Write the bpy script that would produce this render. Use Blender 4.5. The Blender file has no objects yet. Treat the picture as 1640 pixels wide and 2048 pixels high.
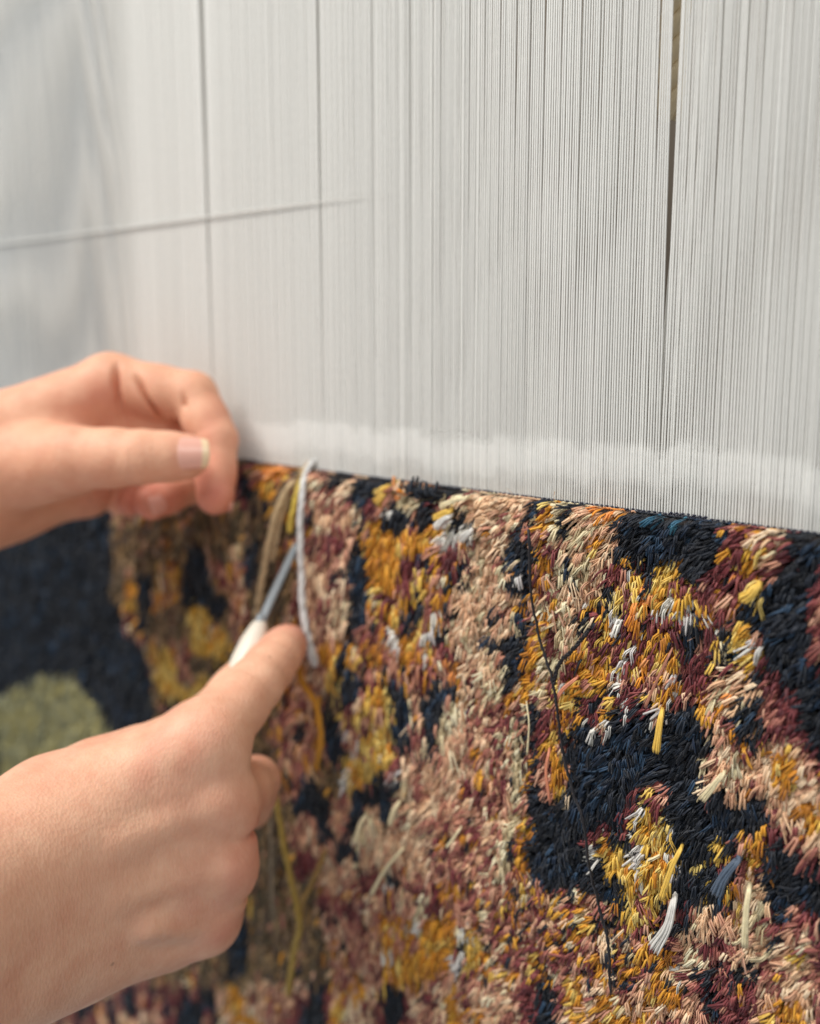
import bpy, math
import numpy as np
from math import sin, cos, pi, radians, atan, tan

rng = np.random.default_rng(7)
sc = bpy.context.scene
COL = sc.collection

# ------------------------------------------------------------------ camera
F_PX = 2000.0            # focal length in pixels of the 1640 x 2048 photograph
PITCH = radians(9.0)
YAW = radians(45.0)
Z0 = 0.34
CAM = np.array([0.0, -Z0 * cos(YAW), 0.0])
FH = np.array([-sin(YAW), cos(YAW), 0.0])
RIGHT = np.array([cos(YAW), sin(YAW), 0.0])
FWD = FH * cos(PITCH) + np.array([0, 0, -sin(PITCH)])
UP = FH * sin(PITCH) + np.array([0, 0, cos(PITCH)])

cam_d = bpy.data.cameras.new('camera')
cam_d.sensor_fit = 'VERTICAL'
cam_d.sensor_height = 24.0
cam_d.sensor_width = 24.0
cam_d.lens = 24.0 * F_PX / 2048.0
cam_d.clip_start = 0.005
cam_d.clip_end = 50
cam_d.dof.use_dof = True
cam_d.dof.focus_distance = 0.280
cam_d.dof.aperture_fstop = cam_d.lens / 6.6
cam_d.dof.aperture_blades = 0
cam = bpy.data.objects.new('camera', cam_d)
COL.objects.link(cam)
cam.location = CAM
cam.rotation_euler = (pi / 2 - PITCH, 0, YAW)
sc.camera = cam

# ------------------------------------------------------------------ light
w = bpy.data.worlds.new('World')
sc.world = w
w.use_nodes = True
bg = w.node_tree.nodes['Background']
bg.inputs[0].default_value = (0.93, 0.97, 1.0, 1)
bg.inputs[1].default_value = 0.40


def area(name, loc, target, size, power, color, sy=None):
    d = bpy.data.lights.new(name, 'AREA')
    d.shape = 'RECTANGLE'
    d.size = size
    d.size_y = sy or size
    d.energy = power
    d.color = color
    o = bpy.data.objects.new(name, d)
    COL.objects.link(o)
    from mathutils import Vector
    o.location = loc
    o.rotation_euler = (Vector(target) - Vector(loc)).to_track_quat('-Z', 'Y').to_euler()
    return o


area('window_light', (-0.85, -1.05, 1.45), (-0.25, 0, -0.1), 0.7, 37, (1.0, 0.975, 0.94), 0.9)
area('fill_light', (0.9, -0.9, 1.3), (-0.1, 0, -0.1), 0.8, 8, (1.0, 0.96, 0.9), 0.5)  # soft fill lamp out of view, from the upper right
sc.view_settings.view_transform = 'Standard'
sc.view_settings.look = 'None'
sc.view_settings.exposure = 0.10
sc.view_settings.gamma = 1.0
sc.view_settings.use_curve_mapping = False


# ------------------------------------------------------------------ helpers
def srgb(c):
    c = np.asarray(c, float) / 255.0
    return np.where(c <= 0.04045, c / 12.92, ((c + 0.055) / 1.055) ** 2.4)


def ray(px, py):
    px = np.asarray(px, float)
    py = np.asarray(py, float)
    u = (px - 820) / F_PX
    v = (1024 - py) / F_PX
    return FWD + u[..., None] * RIGHT + v[..., None] * UP


def at(px, py, depth):
    """world point seen at a pixel of the photograph, at a given optical depth (m)"""
    return CAM + ray(px, py) * np.asarray(depth, float)[..., None]


def on_plane(px, py, y=0.0):
    """world point on the upright plane y = const that is seen at a pixel"""
    r = ray(px, py)
    t = (y - CAM[1]) / r[..., 1]
    return CAM + r * t[..., None]


def to_px(P):
    d = P - CAM
    z = d @ FWD
    return 820 + F_PX * (d @ RIGHT) / z, 1024 - F_PX * (d @ UP) / z, z


def tag(o, label=None, cat=None, group=None, kind=None):
    if label: o['label'] = label
    if cat: o['category'] = cat
    if group: o['group'] = group
    if kind: o['kind'] = kind
    return o


def empty(name, loc, **k):
    o = bpy.data.objects.new(name, None)
    o.empty_display_size = 0.01
    COL.objects.link(o)
    o.location = loc
    bpy.context.view_layer.update()
    return tag(o, **k)


def mesh_obj(name, V, F, mat=None, parent=None, smooth=True, colors=None, nside=None):
    """V (n,3) world coordinates, F (m,k) array or list"""
    me = bpy.data.meshes.new(name)
    V = np.asarray(V, float)
    if parent is not None:
        V = V - np.array(parent.location)
    if isinstance(F, np.ndarray):
        n, k = F.shape
        me.vertices.add(len(V))
        me.vertices.foreach_set('co', V.astype(np.float32).ravel())
        me.loops.add(n * k)
        me.loops.foreach_set('vertex_index', F.astype(np.int32).ravel())
        me.polygons.add(n)
        me.polygons.foreach_set('loop_start', np.arange(0, n * k, k, dtype=np.int32))
        me.polygons.foreach_set('loop_total', np.full(n, k, dtype=np.int32))
    else:
        me.from_pydata(V.tolist(), [], F)
    me.update(calc_edges=True)
    me.polygons.foreach_set('use_smooth', np.full(len(me.polygons), smooth))
    if colors is not None:
        a = me.color_attributes.new('col', 'FLOAT_COLOR', 'POINT')
        c = np.ones((len(V), 4), np.float32)
        c[:, :3] = colors
        a.data.foreach_set('color', c.ravel())
    if mat: me.materials.append(mat)
    o = bpy.data.objects.new(name, me)
    COL.objects.link(o)
    if parent is not None: o.parent = parent
    return o


def tube(path, radii, ns=8, flat=1.0, cap=True):
    """one tube along a polyline; returns V, F(list)"""
    P = np.asarray(path, float)
    n = len(P)
    T = np.gradient(P, axis=0)
    T /= np.linalg.norm(T, axis=1)[:, None] + 1e-12
    ref = np.array([0.31, -0.9, 0.3])
    A = np.cross(T, ref)
    A /= np.linalg.norm(A, axis=1)[:, None]
    B = np.cross(T, A)
    R = np.broadcast_to(radii, (n,))
    ang = np.arange(ns) * 2 * pi / ns
    V = (P[:, None] + R[:, None, None] * (np.cos(ang)[None, :, None] * A[:, None] + flat * np.sin(ang)[None, :, None] * B[:, None])).reshape(-1, 3)
    F = []
    for i in range(n - 1):
        for j in range(ns):
            F.append((i * ns + j, i * ns + (j + 1) % ns, (i + 1) * ns + (j + 1) % ns, (i + 1) * ns + j))
    if cap:
        F.append(tuple(range(ns - 1, -1, -1)))
        F.append(tuple((n - 1) * ns + j for j in range(ns)))
    return V, F


def smooth_path(pts, n=40):
    """Catmull-Rom through points (k,3)"""
    p = np.asarray(pts, float)
    p = np.vstack([2 * p[0] - p[1], p, 2 * p[-1] - p[-2]])
    out = []
    segs = len(p) - 3
    m = max(2, n // segs)
    for i in range(segs):
        a, b, c, d = p[i:i + 4]
        for t in np.linspace(0, 1, m, endpoint=False):
            out.append(0.5 * ((2 * b) + (c - a) * t + (2 * a - 5 * b + 4 * c - d) * t * t + (3 * b - a - 3 * c + d) * t ** 3))
    out.append(p[-2])
    return np.array(out)


def vnoise(x, y, seed=0):
    """smooth value noise in [0,1], arrays"""
    xi = np.floor(x).astype(np.int64)
    yi = np.floor(y).astype(np.int64)
    fx = x - xi
    fy = y - yi
    fx = fx * fx * (3 - 2 * fx)
    fy = fy * fy * (3 - 2 * fy)

    def h(a, b):
        n = (a * 374761393 + b * 668265263 + seed * 982451653) & 0x7fffffff
        n = ((n ^ (n >> 13)) * 1274126177) & 0x7fffffff
        return ((n ^ (n >> 16)) & 0xffff) / 65535.0
    return (h(xi, yi) * (1 - fx) + h(xi + 1, yi) * fx) * (1 - fy) + (h(xi, yi + 1) * (1 - fx) + h(xi + 1, yi + 1) * fx) * fy


# ------------------------------------------------------------------ materials
def mat_base(name):
    m = bpy.data.materials.new(name)
    m.use_nodes = True
    nt = m.node_tree
    return m, nt, nt.nodes['Principled BSDF']


def simple(name, col, rough=0.6, metal=0.0, noise=0.0, nscale=300, bump=0.0, spec=0.5):
    m, nt, b = mat_base(name)
    b.inputs['Roughness'].default_value = rough
    b.inputs['Metallic'].default_value = metal
    b.inputs['Specular IOR Level'].default_value = spec
    c = (*srgb(col), 1)
    tc = nt.nodes.new('ShaderNodeTexCoord')
    nz = nt.nodes.new('ShaderNodeTexNoise')
    nz.inputs['Scale'].default_value = nscale
    nz.inputs['Detail'].default_value = 4
    nt.links.new(tc.outputs['Object'], nz.inputs['Vector'])
    mx = nt.nodes.new('ShaderNodeMix')
    mx.data_type = 'RGBA'
    mx.inputs['A'].default_value = tuple(max(0, v * (1 - noise)) for v in c[:3]) + (1,)
    mx.inputs['B'].default_value = tuple(min(1, v * (1 + noise)) for v in c[:3]) + (1,)
    nt.links.new(nz.outputs['Fac'], mx.inputs['Factor'])
    nt.links.new(mx.outputs['Result'], b.inputs['Base Color'])
    if bump:
        bp = nt.nodes.new('ShaderNodeBump')
        bp.inputs['Strength'].default_value = 0.6
        bp.inputs['Distance'].default_value = bump
        nt.links.new(nz.outputs['Fac'], bp.inputs['Height'])
        nt.links.new(bp.outputs['Normal'], b.inputs['Normal'])
    return m


def attr_mat(name, rough, sheen=0.0, spec=0.5, nscale=900, amount=0.25):
    m, nt, b = mat_base(name)
    a = nt.nodes.new('ShaderNodeAttribute')
    a.attribute_name = 'col'
    tc = nt.nodes.new('ShaderNodeTexCoord')
    nz = nt.nodes.new('ShaderNodeTexNoise')
    nz.inputs['Scale'].default_value = nscale
    nz.inputs['Detail'].default_value = 3
    nt.links.new(tc.outputs['Object'], nz.inputs['Vector'])
    mr = nt.nodes.new('ShaderNodeMapRange')
    mr.inputs['To Min'].default_value = 1 - amount
    mr.inputs['To Max'].default_value = 1 + amount
    nt.links.new(nz.outputs['Fac'], mr.inputs['Value'])
    mx = nt.nodes.new('ShaderNodeVectorMath')
    mx.operation = 'SCALE'
    nt.links.new(a.outputs['Color'], mx.inputs[0])
    nt.links.new(mr.outputs['Result'], mx.inputs['Scale'])
    nt.links.new(mx.outputs['Vector'], b.inputs['Base Color'])
    b.inputs['Roughness'].default_value = rough
    b.inputs['Specular IOR Level'].default_value = spec
    b.inputs['Sheen Weight'].default_value = sheen
    b.inputs['Sheen Roughness'].default_value = 0.4
    bp = nt.nodes.new('ShaderNodeBump')
    bp.inputs['Strength'].default_value = 0.4
    bp.inputs['Distance'].default_value = 0.0002
    nt.links.new(nz.outputs['Fac'], bp.inputs['Height'])
    nt.links.new(bp.outputs['Normal'], b.inputs['Normal'])
    return m


M_pile = attr_mat('wool_and_silk_pile', 0.5, sheen=0.08, spec=0.35)
M_warp = attr_mat('cotton_warp', 0.7, spec=0.25, nscale=500, amount=0.06)
M_yarn = attr_mat('yarn', 0.6, sheen=0.1, spec=0.3)
M_base = simple('carpet_ground', (42, 34, 32), 0.9, noise=0.4, nscale=600, bump=0.0004)
M_weft = simple('navy_weft', (38, 40, 60), 0.7, noise=0.3, nscale=900)
M_handle = simple('white_handle', (226, 219, 203), 0.45, noise=0.05, nscale=200)
M_steel = simple('blade_steel', (142, 150, 154), 0.5, metal=0.3, noise=0.1, nscale=200)
M_post = simple('grey_steel_post', (136, 143, 148), 0.55, noise=0.05, nscale=30, bump=0.0003)
M_wall = simple('plaster_wall', (128, 116, 102), 0.9, noise=0.12, nscale=4, bump=0.001)
M_cord = simple('grey_cord', (208, 207, 202), 0.8, noise=0.1, nscale=500)


def skin_mat():
    m, nt, b = mat_base('skin')
    tc = nt.nodes.new('ShaderNodeTexCoord')
    a = nt.nodes.new('ShaderNodeAttribute')
    a.attribute_name = 'col'
    n1 = nt.nodes.new('ShaderNodeTexNoise')
    n1.inputs['Scale'].default_value = 110
    n1.inputs['Detail'].default_value = 6
    n1.inputs['Roughness'].default_value = 0.65
    nt.links.new(tc.outputs['Object'], n1.inputs['Vector'])
    hs = nt.nodes.new('ShaderNodeMix')
    hs.data_type = 'RGBA'
    hs.blend_type = 'MULTIPLY'
    ramp = nt.nodes.new('ShaderNodeValToRGB')
    ramp.color_ramp.elements[0].position = 0.3
    ramp.color_ramp.elements[0].color = (0.90, 0.78, 0.74, 1)
    ramp.color_ramp.elements[1].position = 0.7
    ramp.color_ramp.elements[1].color = (1.03, 1.03, 1.02, 1)
    nt.links.new(n1.outputs['Fac'], ramp.inputs['Fac'])
    hs.inputs['Factor'].default_value = 1
    nt.links.new(a.outputs['Color'], hs.inputs['A'])
    nt.links.new(ramp.outputs['Color'], hs.inputs['B'])
    # sparse freckles
    v0 = nt.nodes.new('ShaderNodeTexVoronoi')
    v0.inputs['Scale'].default_value = 130
    nt.links.new(tc.outputs['Object'], v0.inputs['Vector'])
    sep = nt.nodes.new('ShaderNodeSeparateColor')
    nt.links.new(v0.outputs['Color'], sep.inputs['Color'])
    g1 = nt.nodes.new('ShaderNodeMath'); g1.operation = 'GREATER_THAN'; g1.inputs[1].default_value = 0.86
    nt.links.new(sep.outputs['Red'], g1.inputs[0])
    l1 = nt.nodes.new('ShaderNodeMapRange')
    l1.inputs['From Min'].default_value = 0.05
    l1.inputs['From Max'].default_value = 0.12
    l1.inputs['To Min'].default_value = 0.45
    l1.inputs['To Max'].default_value = 0.0
    nt.links.new(v0.outputs['Distance'], l1.inputs['Value'])
    mm = nt.nodes.new('ShaderNodeMath'); mm.operation = 'MULTIPLY'
    nt.links.new(g1.outputs[0], mm.inputs[0]); nt.links.new(l1.outputs['Result'], mm.inputs[1])
    fr = nt.nodes.new('ShaderNodeMix'); fr.data_type = 'RGBA'
    nt.links.new(mm.outputs[0], fr.inputs['Factor'])
    nt.links.new(hs.outputs['Result'], fr.inputs['A'])
    fr.inputs['B'].default_value = (0.22, 0.1, 0.06, 1)
    nt.links.new(fr.outputs['Result'], b.inputs['Base Color'])
    b.inputs['Roughness'].default_value = 0.56
    b.inputs['Specular IOR Level'].default_value = 0.35
    b.inputs['Subsurface Weight'].default_value = 0.14
    b.inputs['Subsurface Radius'].default_value = (1.0, 0.35, 0.18)
    b.inputs['Subsurface Scale'].default_value = 0.003
    # fine lattice of skin lines and pores
    mp = nt.nodes.new('ShaderNodeMapping')
    mp.inputs['Rotation'].default_value = (0.3, 0.5, 0.8)
    mp.inputs['Scale'].default_value = (1.0, 1.0, 0.45)
    nt.links.new(tc.outputs['Object'], mp.inputs['Vector'])
    v = nt.nodes.new('ShaderNodeTexVoronoi')
    v.inputs['Scale'].default_value = 1100
    nt.links.new(mp.outputs['Vector'], v.inputs['Vector'])
    n2 = nt.nodes.new('ShaderNodeTexNoise')
    n2.inputs['Scale'].default_value = 420
    n2.inputs['Detail'].default_value = 4
    nt.links.new(mp.outputs['Vector'], n2.inputs['Vector'])
    ad = nt.nodes.new('ShaderNodeMath'); ad.operation = 'ADD'
    nt.links.new(v.outputs['Distance'], ad.inputs[0])
    nt.links.new(n2.outputs['Fac'], ad.inputs[1])
    bp = nt.nodes.new('ShaderNodeBump')
    bp.inputs['Strength'].default_value = 0.55
    bp.inputs['Distance'].default_value = 0.00020
    nt.links.new(ad.outputs[0], bp.inputs['Height'])
    nt.links.new(bp.outputs['Normal'], b.inputs['Normal'])
    return m


M_skin = skin_mat()
M_nail = attr_mat('fingernail', 0.28, spec=0.5, nscale=200, amount=0.04)

# ------------------------------------------------------------------ the place behind the loom
fell_l = on_plane(470, 918)
fell_r = on_plane(1518, 1050)
FELL = (fell_l[2] + fell_r[2]) / 2
print('fell z', fell_l, fell_r)
X_END = float(on_plane(178, 400)[0])       # left edge of the warp
X_R = float(on_plane(1640, 1000)[0]) + 0.05
TOPZ = 0.30

wall = mesh_obj('wall', [(-1.9, 0.42, -0.9), (1.2, 0.42, -0.9), (1.2, 0.42, 0.9), (-1.9, 0.42, 0.9),
                         (-1.9, 0.47, -0.9), (1.2, 0.47, -0.9), (1.2, 0.47, 0.9), (-1.9, 0.47, 0.9)],
                [(0, 1, 2, 3), (4, 7, 6, 5), (0, 4, 5, 1), (3, 2, 6, 7), (0, 3, 7, 4), (1, 5, 6, 2)], M_wall, smooth=False)
tag(wall, kind='structure')

# loom upright at the far end of the warp: a rounded rectangular tube
def rounded_post(name, x0, x1, y0, y1, z0, z1, r, mat):
    pts = []
    for cx, cy, a0 in ((x1 - r, y1 - r, 0), (x0 + r, y1 - r, 90), (x0 + r, y0 + r, 180), (x1 - r, y0 + r, 270)):
        for k in range(6):
            a = radians(a0 + 18 * k)
            pts.append((cx + r * cos(a), cy + r * sin(a)))
    n = len(pts)
    V = [(x, y, z0) for x, y in pts] + [(x, y, z1) for x, y in pts]
    F = [(j, (j + 1) % n, n + (j + 1) % n, n + j) for j in range(n)] + [tuple(range(n - 1, -1, -1)), tuple(range(n, 2 * n))]
    return mesh_obj(name, V, F, mat)


post = rounded_post('loom_upright', X_END - 0.42, X_END + 0.036, 0.022, 0.09, -0.45, 0.5, 0.03, M_post)
tag(post, 'blue-grey steel upright of the loom at the far left edge of the warp', 'loom post')

# ------------------------------------------------------------------ warp
SP = 0.00086
gaps = [(403, 7, 900), (633, 6, 965), (742, 2, 700), (818, 3.5, 930), (882, 3.2, 850), (938, 3, 800), (968, 3, 430), (1000, 3, 900), (1030, 3.2, 600),
        (1062, 3, 800), (1089, 3.4, 700), (1125, 3, 650), (1160, 4.2, 960), (1200, 3, 650), (1243, 3, 560), (1276, 3, 985),
        (1322, 3.5, 990), (1343, 16, 990), (1372, 2.6, 600), (1400, 3, 760), (1445, 3.6, 700), (1468, 2.6, 560), (1492, 3.6, 660), (1530, 3, 700), (1580, 3.6, 800)]
gx, gw, gz = [], [], []
for a, wpx, yc in gaps:
    p = on_plane(a, 93.0)
    q = on_plane(a + wpx, 93.0)
    gx.append(p[0] + (q[0] - p[0]) / 2)
    gw.append(q[0] - p[0])
    # height at which the gap closes
    gz.append(on_plane(a, yc)[2])
gx, gw, gz = map(np.array, (gx, gw, gz))
gw = np.where(gw > 0.002, gw, gw * 0.8)
ztop = float(on_plane(1100, 93)[2])


def warp_shift(x, z):
    s = np.zeros(np.broadcast(x, z).shape)
    for a, wd, zc in zip(gx, gw, gz):
        k = np.clip((z - zc) / (ztop - zc), 0, 1.6)
        d = x - a
        s += np.sign(d) * 0.5 * wd * k * np.exp(-np.abs(d) / 0.005)
    return s


def warp_tubes(xs, yfun, r, ns, zs, jit=0.00005, colf=None):
    """many thin upright threads as arrays"""
    n = len(xs)
    z = np.broadcast_to(zs[None], (n, len(zs)))
    x = xs[:, None] + warp_shift(xs[:, None], z) + rng.normal(0, jit, (n, 1)) * np.linspace(0, 1, len(zs))[None]
    y = yfun(z) + rng.normal(0, jit, (n, 1))
    ang = np.arange(ns) * 2 * pi / ns
    rr = r * rng.uniform(0.93, 1.07, (n, 1, 1))
    # threads thickened just above the fell, shaped to give a brighter band
    q = z - FELL + 0.004 * (vnoise(xs[:, None] * 160, z * 0, 88) - .5) - 0.003 * (vnoise(xs[:, None] * 35, z * 0, 89) - .5)
    band = np.clip((q - 0.0045) / 0.004, 0, 1) * np.clip((0.0175 - q) / 0.0025, 0, 1)
    rr = rr * (1 + 0.42 * band)[..., None]
    V = np.stack([x[..., None] + rr * np.cos(ang), y[..., None] + rr * np.sin(ang), np.broadcast_to(z[..., None], (n, len(zs), ns))], -1)
    m = len(zs)
    i = np.arange(m - 1)[:, None] * ns
    j = np.arange(ns)[None]
    f = np.stack([i + j, i + (j + 1) % ns, i + ns + (j + 1) % ns, i + ns + j], -1).reshape(-1, 4)
    F = (f[None] + (np.arange(n) * m * ns)[:, None, None]).reshape(-1, 4)
    return V.reshape(-1, 3), F, x, z


warp = empty('warp', (0, 0.0, FELL), label='white cotton warp threads stretched upright above the carpet on the loom', cat='warp')
xs_all = np.arange(X_END + 0.046, X_R, SP)
# towards the side of the loom the ends are set wider and wider apart
e_, st = [], SP
xq = X_END + 0.046
while xq > float(on_plane(-60, 500)[0]):
    st = min(st * 1.028, 2.7 * SP)
    xq -= st
    e_.append(xq)
xs_all = np.concatenate([e_[::-1], xs_all])
# the threads are laid a hair unevenly
xs_all = xs_all + rng.normal(0, 0.00004, len(xs_all))
zs = np.concatenate([[FELL - 0.012, FELL - 0.0005, FELL + 0.0035], np.arange(FELL + 0.0065, FELL + 0.022, 0.0025), np.linspace(FELL + 0.026, TOPZ, 10)])
pm = on_plane(np.array([738.0, 742.0]), np.array([545.0, 690.0]))
order = np.argsort(-xs_all)
near = np.sort(xs_all[order[:300]])
far = np.sort(xs_all[order[300:]])


def warp_col(V):
    base = np.tile(srgb((232, 231, 226)), (len(V), 1))
    n = vnoise(V[:, 0] * 900, V[:, 2] * 6, 3)[:, None]
    base = base * (0.93 + 0.1 * n)
    for q, c, hw, hz in ((pm[0], (236, 190, 196), 0.0012, 0.009), (pm[1], (190, 180, 216), 0.003, 0.003)):
        g = (np.abs(V[:, 0] - q[0]) < hw) & (np.abs(V[:, 2] - q[2]) < hz)
        base[g] = srgb(c)
    return base


zs_far = np.unique(np.concatenate([zs, np.arange(pm[1][2] - 0.006, pm[0][2] + 0.02, 0.002)]))
V, F, _, _ = warp_tubes(far, lambda z: 0 * z, 0.00029, 6, zs_far)
far_o = mesh_obj('warp_threads', V, F, M_warp, warp, colors=warp_col(V))
tag(far_o, kind='stuff')
for xv in near:
    V, F, _, _ = warp_tubes(np.array([xv]), lambda z: 0 * z, 0.00029, 6, zs)
    mesh_obj('warp_thread', V, F, M_warp, warp, colors=warp_col(V))
# rear layer of the same warp: meets the front layer at the fell and drifts back above it
zb = zs


XB_ = xs_all


def yback(z):
    # close behind the front layer at the fell, then drifting away unevenly (this is what makes the watered look)
    t = np.clip((z - FELL) / 0.33, 0, 1)
    e = 0.009 + 0.007 * vnoise(XB_[:, None] * 45, z * 0, 8)
    return 0.00050 + 0.0030 * np.clip((z - FELL - e) / 0.004, 0, 1) + 0.0052 * t + 0.0016 * (vnoise(XB_[:, None] * 16, z * 13, 18) - .5) * np.clip(t * 5, 0, 1)


# (the wide gap is open in the rear layer too, where the rope hangs)
gA = on_plane(1350, 93, 0.006)[0]
gx, gw, gz = np.append(gx, gA), np.append(gw, 0.0105), np.append(gz, on_plane(1330, 800, 0.004)[2])
V, F, _, _ = warp_tubes(xs_all + SP / 2, yback, 0.00029, 5, zb, jit=0.00007)
back_o = mesh_obj('rear_warp_threads', V, F, M_warp, warp, colors=warp_col(V) * 0.97)
tag(back_o, kind='stuff')

# cord tied across the warp
cl = on_plane(118, 466, 0.0016)
cr = on_plane(792, 387, 0.0016)
zc_ = (cl[2] + cr[2]) / 2
print('cord z', cl, cr)
t = np.linspace(0, 1, 60)
path = np.stack([X_END - 0.16 + (cr[0] - X_END + 0.16) * t, np.full(60, -0.0012), cl[2] + (cr[2] - cl[2]) * t + 0.0001 * np.sin(t * 9)], -1)
V, F = tube(path, (0.0008 - 0.0006 * t) * np.clip((1 - t) * 8, 0.1, 1), 8)
cord = mesh_obj('lease_cord', V, F, M_cord)
tag(cord, 'thin grey cord lying level across the warp threads at upper left', 'cord')
# cream rope hanging behind the warp, seen through the widest gap
rq = on_plane(1343, 235, 0.03)
tz = np.linspace(0.16, 0, 90)
Vs, Fs = [], []
for k in range(3):
    a = tz * 300 + k * 2 * pi / 3
    V, F = tube(np.stack([rq[0] + 0.0022 * np.cos(a), 0.03 + 0.0022 * np.sin(a), rq[2] + tz], -1), 0.0024, 8)
    Fs += [tuple(i + len(V) * k for i in f) for f in F]
    Vs.append(V)
tag(mesh_obj('rope', np.concatenate(Vs), Fs, simple('cream_rope', (240, 222, 186), 0.8, noise=0.1, nscale=500)), 'cream twisted rope end showing through the widest gap of the warp', 'rope')

# ------------------------------------------------------------------ carpet colours, drawn on the carpet's own plane
PAL = {
    'peach': [(234, 194, 154), (240, 206, 170), (226, 180, 142), (212, 164, 132), (242, 216, 182)],
    'cream': [(232, 218, 178), (220, 204, 166), (240, 230, 196), (210, 190, 150)],
    'rose': [(188, 130, 106), (168, 106, 92), (204, 148, 122), (148, 86, 78), (214, 166, 138)],
    'maroon': [(112, 50, 54), (130, 62, 64), (92, 38, 44), (142, 74, 72)],
    'gold': [(220, 154, 48), (230, 170, 62), (204, 134, 38), (186, 120, 40)],
    'yellow': [(234, 194, 92), (222, 186, 96), (238, 210, 124), (216, 168, 62)],
    'orange': [(236, 154, 54), (230, 146, 74), (222, 150, 90)],
    'white': [(224, 221, 214), (212, 207, 204), (226, 223, 212)],
    'black': [(29, 33, 41), (23, 26, 33), (34, 40, 51), (26, 34, 46)],
    'navy': [(34, 54, 76), (28, 42, 62), (44, 68, 92), (26, 32, 42)],
    'teal': [(70, 125, 145), (50, 96, 120)],
    'slate': [(92, 106, 124), (78, 92, 112)],
    'khaki': [(166, 160, 116), (152, 152, 122), (172, 162, 104)],
    'bronze': [(150, 122, 88), (124, 100, 72), (168, 138, 96), (104, 82, 66), (92, 82, 60)],
    'salmon': [(214, 140, 110), (204, 128, 100)],
}
PN = list(PAL)
PC = np.zeros((len(PN), 5, 3))
PL = np.array([len(PAL[k]) for k in PN])
for i, k in enumerate(PN):
    for j, c in enumerate(PAL[k]): PC[i, j] = srgb(c)
MIX = {
    'K': [('black', .82), ('navy', .18)], 'N': [('navy', .75), ('black', .25)],
    'P': [('peach', .84), ('cream', .10), ('rose', .06)], 'C': [('cream', .9), ('peach', .1)],
    'R': [('rose', .56), ('maroon', .15), ('peach', .18), ('gold', .08), ('black', .03)],
    'M': [('maroon', .9), ('rose', .1)], 'G': [('gold', .78), ('yellow', .16), ('rose', .06)],
    'Y': [('yellow', .85), ('gold', .12), ('cream', .03)], 'O': [('orange', .9), ('peach', .1)],
    'W': [('white', .95), ('cream', .05)], 'T': [('teal', 1.0)], 'Z': [('slate', 1.0)],
    'H': [('khaki', 1.0)], 'B': [('bronze', .92), ('rose', .05), ('gold', .03)],
    'V': [('maroon', .31), ('yellow', .20), ('gold', .20), ('rose', .14), ('white', .06), ('black', .09)],
    'U': [('rose', .34), ('maroon', .17), ('gold', .20), ('black', .10), ('cream', .06), ('peach', .08), ('yellow', .02)],
    'Q': [('rose', .4), ('gold', .3), ('yellow', .15), ('maroon', .1), ('cream', .05)],
    'X': [('cream', .3), ('rose', .2), ('maroon', .22), ('gold', .12), ('peach', .16)],
    'L': [('peach', .45), ('rose', .4), ('maroon', .1), ('cream', .05)],
    'D': [('maroon', .45), ('black', .4), ('rose', .15)],
    'S': [('salmon', 1.0)],
}
MN = list(MIX)
TILE = {'A': (460, 900), 'B': (800, 930), 'C': (1160, 980), 'D': (560, 1250), 'E': (860, 1270), 'F': (1160, 1310),
        'G': (470, 1600), 'H': (820, 1600), 'I': (1160, 1600), 'L': (120, 1000), '0': (0, 0)}
POLY = []


def P_(tile, mix, *xy):
    s = {'L': 4.095, '0': 1.0}.get(tile, 4.5556)
    ox, oy = TILE[tile]
    a = np.array(xy, float).reshape(-1, 2) / s + (ox, oy)
    POLY.append((MN.index(mix), a))


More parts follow.
